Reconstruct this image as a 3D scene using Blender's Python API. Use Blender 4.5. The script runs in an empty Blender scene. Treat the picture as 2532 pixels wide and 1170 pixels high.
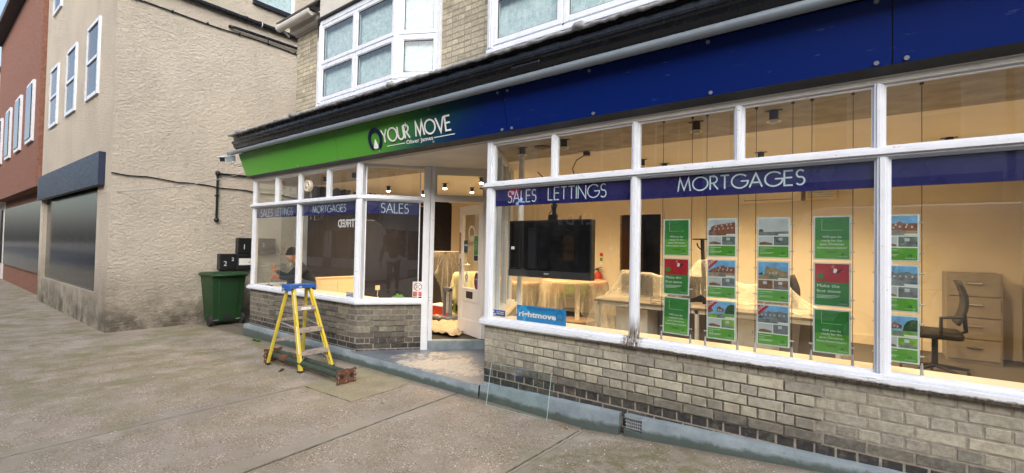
import bpy, math, random
from mathutils import Vector, Matrix
random.seed(7)
rad=math.radians
sc=bpy.context.scene
# ------------------------------------------------------------------ camera
cd=bpy.data.cameras.new('camera'); cam=bpy.data.objects.new('camera',cd); sc.collection.objects.link(cam)
Rv=Vector((0.78753976,0.61595825,0.01940529)); Uv=Vector((-0.00111365,-0.03006611,0.99954729)); Fv=Vector((-0.61626284,0.78720485,0.02299229))
CAM=Vector((3.22356531,-3.69860619,1.50892183))
cam.matrix_world=Matrix(((Rv.x,Uv.x,-Fv.x,CAM.x),(Rv.y,Uv.y,-Fv.y,CAM.y),(Rv.z,Uv.z,-Fv.z,CAM.z),(0,0,0,1)))
cd.sensor_fit='HORIZONTAL'; cd.sensor_width=36; cd.lens=1173.4182/2532*36; cd.clip_start=.05; cd.clip_end=1500
sc.camera=cam
# ------------------------------------------------------------------ sky, sun, exposure
SUN_EL,SUN_AZ=rad(34),rad(138)      # soft overcast light from over the street
w=bpy.data.worlds.new('World'); sc.world=w; w.use_nodes=True
wn=w.node_tree.nodes; wl=w.node_tree.links; wn.clear()
sky=wn.new('ShaderNodeTexSky'); sky.sky_type='NISHITA'; sky.sun_disc=False; sky.sun_elevation=SUN_EL; sky.sun_rotation=SUN_AZ
sky.air_density=1.0; sky.dust_density=4.0; sky.ozone_density=1.5
bg=wn.new('ShaderNodeBackground'); bg.inputs[1].default_value=.14
hs=wn.new('ShaderNodeHueSaturation'); hs.inputs['Saturation'].default_value=.8
wo=wn.new('ShaderNodeOutputWorld'); wl.new(sky.outputs[0],hs.inputs['Color']); wl.new(hs.outputs[0],bg.inputs[0]); wl.new(bg.outputs[0],wo.inputs[0])
sl=bpy.data.lights.new('sun','SUN'); sl.energy=.9; sl.angle=rad(70); sl.color=(1,.97,.93)
so=bpy.data.objects.new('sun',sl); sc.collection.objects.link(so)
sd=Vector((math.sin(SUN_AZ)*math.cos(SUN_EL),math.cos(SUN_AZ)*math.cos(SUN_EL),math.sin(SUN_EL)))
so.rotation_euler=sd.to_track_quat('Z','Y').to_euler()
sc.view_settings.view_transform='Standard'; sc.view_settings.look='None'; sc.view_settings.exposure=1.12; sc.view_settings.gamma=1
sc.cycles.use_denoising=True; sc.cycles.max_bounces=10; sc.cycles.transparent_max_bounces=24; sc.cycles.diffuse_bounces=5
sc.cycles.sample_clamp_indirect=6; sc.cycles.caustics_reflective=False; sc.cycles.caustics_refractive=False

# ------------------------------------------------------------------ materials
def S(r,g,b):
    f=lambda c:(c/255/12.92 if c/255<=.04045 else ((c/255+.055)/1.055)**2.4)
    return (f(r),f(g),f(b),1)
MAT={}
class NB:
    def __init__(s,name):
        s.m=bpy.data.materials.new(name); s.m.use_nodes=True; s.t=s.m.node_tree; s.t.nodes.clear(); MAT[name]=s.m
        s.out=s.n('ShaderNodeOutputMaterial'); s.pos=s.n('ShaderNodeNewGeometry').outputs['Position']
    def n(s,t,**k):
        x=s.t.nodes.new(t)
        for a,b in k.items(): setattr(x,a,b)
        return x
    def l(s,a,b): s.t.links.new(a,b)
    def noise(s,scale,detail=4,rough=.55,stretch=None,dist=0):
        x=s.n('ShaderNodeTexNoise'); x.inputs['Scale'].default_value=scale; x.inputs['Detail'].default_value=detail; x.inputs['Roughness'].default_value=rough; x.inputs['Distortion'].default_value=dist
        v=s.pos
        if stretch:
            mp=s.n('ShaderNodeMapping'); mp.inputs['Scale'].default_value=stretch; s.l(v,mp.inputs['Vector']); v=mp.outputs[0]
        s.l(v,x.inputs['Vector']); return x.outputs['Fac']
    def voro(s,scale,feature='F1',out='Distance',rnd=1):
        x=s.n('ShaderNodeTexVoronoi',feature=feature); x.inputs['Scale'].default_value=scale; x.inputs['Randomness'].default_value=rnd; s.l(s.pos,x.inputs['Vector']); return x.outputs[out]
    def ramp(s,fac,stops):
        x=s.n('ShaderNodeValToRGB'); e=x.color_ramp.elements
        while len(e)<len(stops): e.new(.5)
        for i,(p,c) in enumerate(stops):
            e[i].position=p; e[i].color=c if len(c)==4 else (*c,1)
        s.l(fac,x.inputs[0]); return x.outputs[0]
    def math(s,op,a,b=None,c=None,clamp=False):
        x=s.n('ShaderNodeMath',operation=op,use_clamp=clamp)
        for i,v in enumerate((a,b,c)):
            if v is None: continue
            if isinstance(v,(int,float)): x.inputs[i].default_value=v
            else: s.l(v,x.inputs[i])
        return x.outputs[0]
    def mix(s,fac,a,b,mode='MIX'):
        x=s.n('ShaderNodeMix',data_type='RGBA',blend_type=mode)
        for i,v in ((0,fac),(6,a),(7,b)):
            if isinstance(v,(int,float)): x.inputs[i].default_value=v
            elif isinstance(v,tuple): x.inputs[i].default_value=v if len(v)==4 else (*v,1)
            else: s.l(v,x.inputs[i])
        return x.outputs[2]
    def mapr(s,v,a,b,c=0,d=1):
        x=s.n('ShaderNodeMapRange'); s.l(v,x.inputs[0])
        for i,q in enumerate((a,b,c,d)): x.inputs[i+1].default_value=q
        return x.outputs[0]
    def xyz(s):
        x=s.n('ShaderNodeSeparateXYZ'); s.l(s.pos,x.inputs[0]); return x.outputs
    def bump(s,h,strength=.5,dist=.01,prev=None):
        x=s.n('ShaderNodeBump'); x.inputs['Strength'].default_value=strength; x.inputs['Distance'].default_value=dist; s.l(h,x.inputs['Height'])
        if prev: s.l(prev,x.inputs['Normal'])
        return x.outputs[0]
    def bsdf(s,col,rough=.6,metal=0,nrm=None,spec=.5,coat=0,trans=0,emit=None,es=0,alpha=1):
        p=s.n('ShaderNodeBsdfPrincipled')
        def st(k,v):
            if isinstance(v,(int,float)): p.inputs[k].default_value=v
            elif isinstance(v,tuple): p.inputs[k].default_value=v if len(v)==4 else (*v,1)
            else: s.l(v,p.inputs[k])
        st('Base Color',col); st('Roughness',rough); st('Metallic',metal); st('Specular IOR Level',spec); st('Coat Weight',coat); st('Transmission Weight',trans); st('Alpha',alpha)
        if nrm: s.l(nrm,p.inputs['Normal'])
        if emit: st('Emission Color',emit); st('Emission Strength',es)
        s.l(p.outputs[0],s.out.inputs[0]); return p
def plain(name,col,rough=.6,metal=0,var=.12,scale=9,bump=.15,bscale=60,spec=.5,coat=0,dirt=0,dcol=(.05,.045,.035,1)):
    b=NB(name); col=col if len(col)==4 else (*col,1)
    n=b.noise(scale,5); lo=tuple(c*(1-var) for c in col[:3])+(1,); hi=tuple(min(1,c*(1+var)) for c in col[:3])+(1,)
    c=b.ramp(n,[(.3,lo),(.7,hi)])
    if dirt: c=b.mix(b.math('MULTIPLY',b.mapr(b.noise(scale*.7,8,.7),.5,.75),dirt,clamp=True),c,dcol)
    r=b.mapr(b.noise(scale*2,4),.3,.7,max(0,rough-.08),min(1,rough+.08))
    b.bsdf(c,r,metal,b.bump(b.noise(bscale,3),bump,.004),spec,coat); return b.m
def glassm(name,tint=(.93,.97,.95),refl=1.0,rough=0.0,dust=.02):
    b=NB(name); tr=b.n('ShaderNodeBsdfTransparent'); tr.inputs[0].default_value=(*tint,1)
    gl=b.n('ShaderNodeBsdfGlossy'); gl.inputs['Roughness'].default_value=rough
    b.l(b.bump(b.noise(1.3,2),.02,.03),gl.inputs['Normal'])
    lw=b.n('ShaderNodeLayerWeight'); lw.inputs[0].default_value=.5; fac=b.math('ADD',b.math('MULTIPLY',b.math('POWER',lw.outputs['Facing'],4.0),.85),.075)
    mx=b.n('ShaderNodeMixShader'); b.l(b.math('MULTIPLY',fac,refl,clamp=True),mx.inputs[0]); b.l(tr.outputs[0],mx.inputs[1]); b.l(gl.outputs[0],mx.inputs[2])
    df=b.n('ShaderNodeBsdfDiffuse'); df.inputs[0].default_value=(.5,.5,.48,1)
    m2=b.n('ShaderNodeMixShader'); b.l(b.mapr(b.noise(3,6,.7),.45,.75,dust*.3,dust*1.6),m2.inputs[0]); b.l(mx.outputs[0],m2.inputs[1]); b.l(df.outputs[0],m2.inputs[2])
    b.l(m2.outputs[0],b.out.inputs[0]); return b.m
def emitm(name,col,s):
    b=NB(name); e=b.n('ShaderNodeEmission'); e.inputs[0].default_value=(*col,1); e.inputs[1].default_value=s; b.l(e.outputs[0],b.out.inputs[0]); return b.m
def plasticm(name,op=.15,col=(.95,.93,.88),edge=.6):
    b=NB(name); nr=b.bump(b.math('ABSOLUTE',b.math('SUBTRACT',b.noise(8,4,.55,dist=.7),.5)),.8,.05)
    tr=b.n('ShaderNodeBsdfTransparent'); tr.inputs[0].default_value=(.97,.97,.95,1)
    p=b.n('ShaderNodeBsdfPrincipled'); p.inputs['Base Color'].default_value=(*col,1); p.inputs['Roughness'].default_value=.14; p.inputs['Coat Weight'].default_value=.5; b.l(nr,p.inputs['Normal'])
    tl=b.n('ShaderNodeBsdfTranslucent'); tl.inputs[0].default_value=(*col,1)
    m1=b.n('ShaderNodeMixShader'); m1.inputs[0].default_value=.5; b.l(p.outputs[0],m1.inputs[1]); b.l(tl.outputs[0],m1.inputs[2])
    m=b.n('ShaderNodeMixShader'); lw=b.n('ShaderNodeLayerWeight'); lw.inputs[0].default_value=.5; b.l(nr,lw.inputs['Normal'])
    f=b.math('ADD',b.math('MULTIPLY',b.math('POWER',lw.outputs['Facing'],2.0),edge),op,clamp=True)
    b.l(f,m.inputs[0]); b.l(tr.outputs[0],m.inputs[1]); b.l(m1.outputs[0],m.inputs[2]); b.l(m.outputs[0],b.out.inputs[0]); return b.m

plain('dark_metal',(.02,.02,.022),.45,.3); plain('black_plastic',(.012,.012,.014),.35); plain('black_paint',(.006,.007,.010),.24,bump=.4,bscale=40,dirt=.03,dcol=(.1,.1,.1,1))
plain('white_plastic',(.78,.78,.76),.35); plain('cream_wall',(.74,.69,.6),.75,var=.06,scale=2,bump=.15,dirt=.12,dcol=(.5,.44,.36,1))
plain('upvc',(.66,.70,.77),.3,var=.03,scale=5,bump=.05,dirt=.12,dcol=(.35,.35,.33,1)); plain('galv',(.42,.46,.5),.38,.55,var=.15,scale=14)
plain('chrome',(.6,.6,.6),.2,1); plain('cardboard_brown',(.3,.18,.09),.8)
plain('interior_trim',(.72,.66,.56),.5,var=.05); plain('window_board',(.78,.70,.58),.5,var=.05)
plain('dim_old_ceiling',(.36,.315,.255),.9,var=.22,scale=7,bump=.8,bscale=18,dirt=.35,dcol=(.22,.18,.13,1)); plain('main_ceiling',(.8,.74,.64),.8,var=.03,scale=3)  # front ceiling: old textured plaster, colour also darkened for its unlit lamps
plain('soffit_paint',(.56,.54,.5),.7,var=.1,scale=3,dirt=.35,dcol=(.36,.33,.28,1)); plain('navy_wall',(.006,.007,.022),.7,var=.2,scale=6,dirt=.15,dcol=(.05,.05,.07,1))
plain('carpet',(.11,.10,.09),.95,var=.3,scale=80,bump=.6,bscale=300); plain('doormat',(.035,.03,.028),1,var=.4,scale=60,bump=1,bscale=250)
plain('fibreglass_yellow',(.60,.48,.055),.42,var=.1,scale=10,dirt=.28,dcol=(.5,.42,.2,1)); plain('ladder_blue',(.015,.09,.36),.4,var=.15,dirt=.3,dcol=(.2,.25,.35,1))
plain('alu_worn',(.42,.37,.34),.5,.35,var=.3,scale=22,dirt=.5,dcol=(.55,.4,.3,1)); plain('sticker_white',(.72,.72,.7),.5,var=.15,scale=40)
plain('rust',(.12,.05,.03),.85,var=.5,scale=25,bump=.9,bscale=70,dirt=.3,dcol=(.03,.02,.02,1)); plain('green_iron',(.035,.055,.04),.6,.1,var=.35,scale=12,bump=.5,dirt=.6,dcol=(.08,.05,.035,1))
plain('bin_green',(.008,.040,.011),.5,var=.15,scale=8,bump=.2,dirt=.35,dcol=(.02,.05,.03,1)); plain('rubber',(.02,.02,.02),.8)
plain('lead_grey',(.22,.23,.245),.6,.0,var=.45,scale=18,bump=.8,bscale=30,dirt=.5,dcol=(.42,.43,.43,1)); plain('tube_grey',(.17,.205,.24),.42,.1,var=.08,scale=7,dirt=.25,dcol=(.16,.16,.16,1))
plain('band_navy',(.011,.010,.10),.3,var=.06,scale=2,bump=0); plain('letter_pale',(.55,.66,.72),.4,var=.03,bump=0); plain('letter_white',(.78,.8,.8),.4,var=.03,bump=0)
plain('sign_black',(.015,.017,.02),.5); plain('bolt_grey',(.3,.32,.34),.4,.5); plain('logo_navy',(.006,.008,.05),.35); plain('gold',(.62,.42,.17),.5,var=.05)
plain('rear_wood',(.16,.075,.03),.35,var=.3,scale=4); plain('dark_wood',(.05,.028,.014),.4,var=.4,scale=4,bump=.3); plain('oak',(.42,.26,.12),.4,var=.2,scale=6); plain('tabletop_peach',(.72,.52,.36),.35,var=.04)
plain('desk_grey',(.22,.20,.18),.45,var=.1); plain('office_black',(.015,.015,.016),.7); plain('lime_fabric',(.17,.23,.05),.8); plain('cover_cloth',(.30,.255,.19),.9,var=.12,scale=7,bump=.6,bscale=40)
plain('heater_cream',(.72,.58,.40),.35,var=.03); plain('red_plastic',(.5,.03,.015),.4); plain('blue_grey_plastic',(.10,.13,.18),.4); plain('green_cloth',(.12,.25,.06),.9,bump=.8)
plain('sheet_white',(.8,.82,.8),.35,var=.02); plain('acrylic_edge',(.62,.7,.72),.15,var=.02); plain('poster_green',(.025,.20,.03),.4,var=.1,scale=5,bump=0); plain('poster_lime',(.10,.34,.03),.4,var=.06,bump=0); plain('poster_red',(.42,.012,.02),.4,var=.08,bump=0)
plain('sky_print',(.18,.42,.72),.4,var=.25,scale=14,bump=0); plain('brick_print',(.25,.09,.05),.4,var=.3,scale=60,bump=0); plain('tan_print',(.34,.25,.14),.4,var=.3,scale=40,bump=0); plain('grey_print',(.18,.19,.2),.4,var=.4,scale=30,bump=0)
plain('tree_print',(.03,.08,.02),.5,var=.5,scale=50,bump=0); plain('field_print',(.2,.38,.05),.5,var=.4,scale=30,bump=0); plain('pale_print',(.5,.53,.55),.4,var=.15,scale=12,bump=0); plain('dim_print',(.12,.16,.14),.4,var=.5,scale=40,bump=0); plain('brown_print',(.22,.1,.045),.4,var=.3,scale=50,bump=0)
plain('rm_blue',(.0,.22,.55),.35,var=.03,bump=0); plain('rm_light',(.03,.36,.72),.35,var=.03,bump=0); plain('rm_dark',(.01,.07,.2),.35); plain('sign_blue',(.01,.06,.33),.35); plain('sign_red',(.55,.02,.02),.4); plain('purple',(.09,.012,.12),.4); plain('teal_dark',(.01,.07,.09),.4)
plain('skin',(.42,.22,.15),.5,var=.08,bump=.1); plain('jacket',(.014,.018,.03),.8,var=.3,bump=.5,bscale=30); plain('jeans',(.03,.05,.09),.85,var=.3,bump=.5); plain('beanie',(.02,.02,.018),.95,bump=1,bscale=120); plain('glove',(.5,.12,.04),.7,var=.25,scale=30); plain('shirt_white',(.6,.6,.6),.8)
plain('slate',(.06,.06,.065),.7,var=.3,scale=6); plain('asphalt',(.05,.05,.05),.9,var=.3,scale=30,bump=.6); plain('earth',(.12,.11,.09),.95); plain('kerb_stone',(.3,.29,.27),.8,var=.2)
plain('street_cream',(.58,.56,.52),.8,var=.12,scale=2); plain('street_brick',(.2,.09,.06),.8,var=.3,scale=12); plain('street_navy',(.012,.02,.05),.4,bump=0); plain('street_dark',(.02,.022,.026),.12,var=.03,bump=0); plain('van_white',(.62,.63,.65),.25,coat=.5,var=.02,bump=0)
plain('mortar',(.245,.22,.185),.95,var=.3,scale=25,bump=.8,bscale=90,dirt=.3); plain('leaf_brown',(.10,.045,.02),.8,var=.5,scale=30); plain('weed_green',(.06,.14,.025),.7,var=.4,scale=40)
plain('moss',(.02,.035,.01),1,var=.5,scale=30,bump=1); plain('pale_chip',(.55,.52,.45),.7,var=.3,scale=20)
plain('red_leaf',(.35,.2,.02),.7); plain('black_lattice',(.01,.01,.012),.5); plain('blue_sock',(.0,.2,.3),.5)
plasticm('plastic_sheet'); plasticm('plastic_thick',.22,edge=.75); plasticm('plastic_warm',.42,(.92,.88,.74),.4)
glassm('glass',refl=1.45,dust=.02); glassm('glass_upper',(.85,.92,.92),refl=1.6); glassm('loose_glass',(.93,.975,.965),refl=.5,dust=.006)
glassm('plain_acrylic',(.97,.98,.98),refl=.5,dust=0)
plain('glass_edge',(.35,.5,.48),.2,bump=0)
emitm('bulb',(1,.72,.42),45); emitm('warm_window',(1,.5,.16),.12); emitm('sign_lit',(1,1,1),1.6); emitm('sign_lit_red',(1,.06,.12),.8); emitm('sign_lit_blue',(.05,.2,1),.6)

# brick: colour from per-brick attribute
def brickm(name,stops,dirtz=None,paint=.25):
    b=NB(name); a=b.n('ShaderNodeAttribute',attribute_name='tone'); sp=b.n('ShaderNodeSeparateColor'); b.l(a.outputs['Color'],sp.inputs[0])
    base=b.ramp(sp.outputs[0],stops)
    n=b.noise(28,6,.65); base=b.mix(b.mapr(n,.38,.62,0,.7),base,b.mix(1.0,base,(.60,.59,.56,1),'MULTIPLY'))
    base=b.mix(b.mapr(b.noise(45,4,.7),.58,.72,0,paint),base,(.42,.40,.33,1))
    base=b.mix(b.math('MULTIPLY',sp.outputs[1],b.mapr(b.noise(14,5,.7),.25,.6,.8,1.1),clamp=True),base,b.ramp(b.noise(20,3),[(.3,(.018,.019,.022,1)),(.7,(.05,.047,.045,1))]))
    base=b.mix(b.mapr(b.noise(2.2,5,.6),.5,.75,0,.35),base,(.09,.085,.065,1))
    h=b.math('ADD',b.noise(60,5,.7),b.math('MULTIPLY',b.noise(220,2),.3))
    b.bsdf(base,b.mapr(n,.3,.7,.7,.95),0,b.bump(h,.7,.006),.3)
brickm('brick_lower',[(0,(.25,.24,.205,1)),(.35,(.35,.335,.28,1)),(.7,(.42,.40,.325,1)),(1,(.50,.47,.36,1))])
brickm('brick_left',[(0,(.11,.104,.09,1)),(.4,(.17,.16,.135,1)),(.8,(.235,.222,.18,1)),(1,(.31,.29,.225,1))])
brickm('brick_upper',[(0,(.28,.255,.2,1)),(.4,(.43,.395,.305,1)),(.8,(.53,.49,.375,1)),(1,(.60,.545,.40,1))],paint=.1)

# pebbledash / rough render
b=NB('rough_render'); n1=b.noise(21,6,.66,dist=.25,stretch=(1,.8,1.4)); n2=b.noise(60,4,.6); n3=b.noise(1.1,5,.6)
col=b.mix(b.mapr(n3,.35,.7),(.76,.68,.565,1),(.66,.60,.50,1)); col=b.mix(b.mapr(n2,.66,.76),col,(.2,.17,.14,1))
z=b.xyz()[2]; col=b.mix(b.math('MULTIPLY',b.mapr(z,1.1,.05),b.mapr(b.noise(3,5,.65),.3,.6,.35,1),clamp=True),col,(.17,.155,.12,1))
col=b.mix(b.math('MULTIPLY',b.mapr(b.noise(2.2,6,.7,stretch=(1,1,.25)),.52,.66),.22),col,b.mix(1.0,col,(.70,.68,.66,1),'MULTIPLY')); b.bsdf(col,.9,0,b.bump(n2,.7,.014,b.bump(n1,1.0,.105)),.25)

# weathered white timber
def timber(name,base=(.66,.70,.765),lo=.63):
    b=NB(name); x,y,z=b.xyz()
    crack=b.noise(9,7,.72,stretch=(1,1,4)); m=b.mapr(crack,lo,lo+.05)
    low=b.mapr(z,.98,.84); near=b.mapr(b.math('ABSOLUTE',b.math('SUBTRACT',x,1.61)),.06,.10,1,0)
    m2=b.math('MULTIPLY',b.mapr(b.noise(30,5,.7,stretch=(1.6,1.6,.25)),.44,.50),b.math('MULTIPLY',low,near),clamp=True)
    col=b.mix(b.mapr(b.noise(5,5,.6),.4,.8,0,.4),(*base,1),tuple(c*.72 for c in base)+(1,))
    edge=b.math('MULTIPLY',b.mapr(b.math('ADD',z,b.math('MULTIPLY',b.noise(7,6,.7),.05)),.766,.757),b.mapr(x,.6,1.4,0,1)); f=b.math('MAXIMUM',b.math('MAXIMUM',m,m2),edge,clamp=True)
    col=b.mix(f,col,b.ramp(b.noise(60,3,.6,stretch=(1,1,.2)),[(.35,(.06,.05,.045,1)),(.65,(.28,.25,.22,1))]))
    col=b.mix(b.mapr(b.noise(140,2),.70,.74,0,.8),col,(.12,.1,.09,1))
    b.bsdf(col,.45,0,b.bump(b.math('SUBTRACT',b.noise(50,3,.6,stretch=(.2,.2,1)),f),.25,.004),.4)
timber('white_timber'); timber('cream_timber',(.56,.54,.50),.68); timber('door_paint',(.72,.70,.68),.68)

# grey-blue plinth paint
b=NB('plinth_paint'); x,y,z=b.xyz()
col=b.ramp(b.noise(5,6,.65),[(.3,(.13,.165,.19,1)),(.6,(.21,.26,.285,1)),(.8,(.28,.32,.34,1))])
col=b.mix(b.mapr(b.noise(40,5,.75),.6,.66,0,.8),col,(.06,.07,.07,1))
damp=b.math('MULTIPLY',b.mapr(b.math('SUBTRACT',z,b.math('MULTIPLY',b.math('MAXIMUM',b.math('SUBTRACT',x,1.1),0),.07)),.075,-.02),1.0); col=b.mix(b.math('MULTIPLY',b.mapr(b.math('ADD',damp,b.noise(9,6,.65)),.75,1.05),.85,clamp=True),col,(.045,.062,.05,1))
b.bsdf(col,.6,0,b.bump(b.noise(35,6,.7),.7,.01),.4)
# painted entrance floor, worn
b=NB('worn_step_paint'); x,y,z=b.xyz()
wear=b.math('ADD',b.noise(16,8,.72,stretch=(1.6,.8,1)),b.math('MULTIPLY',b.noise(2.2,2),.55))
dx=b.math('SUBTRACT',x,-.95); dy=b.math('SUBTRACT',y,.28); r2=b.math('ADD',b.math('MULTIPLY',dx,dx),b.math('MULTIPLY',b.math('MULTIPLY',dy,dy),3.2))
wear=b.math('SUBTRACT',wear,b.math('MULTIPLY',r2,.32))
m=b.mapr(wear,.66,.685)
col=b.mix(m,b.ramp(b.noise(5,5),[(.3,(.10,.125,.16,1)),(.7,(.16,.19,.23,1))]),b.ramp(b.noise(30,4),[(.3,(.36,.34,.30,1)),(.7,(.50,.47,.42,1))]))
b.bsdf(col,b.mapr(m,0,1,.38,.8),0,b.bump(m,-.4,.003),.5)
# ground: washed aggregate concrete
def ground(name,patch=False):
    b=NB(name); x,y,z=b.xyz()
    vc=b.voro(105,'F1','Color'); sp=b.n('ShaderNodeSeparateColor'); b.l(vc,sp.inputs[0])
    peb=b.ramp(sp.outputs[0],[(0,(.12,.085,.06,1)),(.25,(.24,.18,.135,1)),(.5,(.38,.315,.245,1)),(.7,(.25,.23,.21,1)),(.93,(.46,.42,.36,1)),(.975,(.72,.68,.62,1))])
    pd=b.voro(105); cem=(.345,.312,.27,1)
    exposed=b.mapr(b.noise(3.5,6,.6),.36,.54,.2,1)
    sx=None
    for jx in (-.26,-1.66,1.23,-3.45):
        d=b.math('ABSOLUTE',b.math('SUBTRACT',x,jx)); sx=d if sx is None else b.math('MINIMUM',sx,d)
    sm=b.mapr(b.math('ADD',sx,b.math('MULTIPLY',b.noise(8,5,.7),.09)),.10,.15)
    exposed=b.math('MULTIPLY',exposed,sm); 
    if patch: exposed=b.math('MULTIPLY',exposed,.35); cem=(.34,.315,.225,1)
    col=b.mix(b.math('MULTIPLY',b.mapr(pd,.75,.35),exposed,clamp=True),b.mix(b.noise(60,4,.7),cem,tuple(c*.8 for c in cem[:3])+(1,)),peb)
    # warm / cool and green staining, darker to the bottom left
    col=b.mix(b.mapr(b.noise(1.6,6,.65),.38,.62,0,.6),col,b.mix(1.0,col,(.68,.64,.60,1),'MULTIPLY'))
    g=b.math('MULTIPLY',b.mapr(b.noise(2.6,7,.68),.42,.62),b.mapr(b.math('SUBTRACT',0,x),.8,4,.22,.8)); col=b.mix(g,col,(.16,.155,.075,1))
    g2=b.math('MULTIPLY',b.mapr(b.math('ADD',b.math('ABSOLUTE',b.math('SUBTRACT',x,2.0)),b.math('ABSOLUTE',b.math('ADD',y,.75))),1.3,.5),b.mapr(b.noise(9,7,.7),.44,.6),clamp=True); col=b.mix(b.math('MULTIPLY',g2,.75),col,(.13,.13,.045,1))
    col=b.mix(b.math('MULTIPLY',b.mapr(b.noise(2.1,4,.55),.62,.68),.35),col,(.40,.37,.33,1))
    # dirt line along the foot of the plinth
    col=b.mix(b.math('MULTIPLY',b.mapr(b.math('ADD',b.math('MULTIPLY',y,-1),b.math('MULTIPLY',b.noise(7,6,.7),.16)),.26,.13),.7,clamp=True),col,(.075,.068,.05,1))
    col=b.mix(b.mapr(b.voro(31),.10,.06,0,.75),col,b.ramp(b.voro(31,'F1','Color'),[(.3,(.6,.56,.48,1)),(.7,(.12,.08,.05,1))]))
    b.bsdf(col,.85,0,b.bump(b.math('ADD',b.math('MULTIPLY',pd,b.math('MULTIPLY',exposed,-1.0)),b.noise(120,3)),.5,.006),.35)
ground('aggregate_concrete'); ground('patch_concrete',True)
# fascia gradient panels
b=NB('sign_gradient'); x,y,z=b.xyz()
t=b.mapr(b.math('ADD',x,b.math('MULTIPLY',b.math('SUBTRACT',z,2.83),-1.3)),-2.2,0.15)
col=b.ramp(t,[(0,(.082,.31,.036,1)),(.30,(.076,.28,.036,1)),(.62,(.012,.075,.07,1)),(.85,(.004,.024,.10,1)),(1,(.002,.014,.125,1))])
col=b.mix(b.mapr(b.noise(40,6,.7,stretch=(.15,1,1)),.66,.72,0,.35),col,(.3,.36,.4,1)); b.bsdf(col,.3,0,b.bump(b.noise(1.2,2),.05,.05),.35)
# net curtain
b=NB('net_curtain'); n=b.voro(16,'SMOOTH_F1'); n2=b.noise(24,5,.6,dist=3); col=b.ramp(b.math('ADD',b.math('MULTIPLY',n2,.8),b.math('MULTIPLY',n,.25)),[(.40,(.46,.58,.60,1)),(.52,(.64,.74,.76,1)),(.60,(.78,.84,.86,1))])
b.bsdf(col,.9,0,b.bump(n2,.4,.01),.1)

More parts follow.
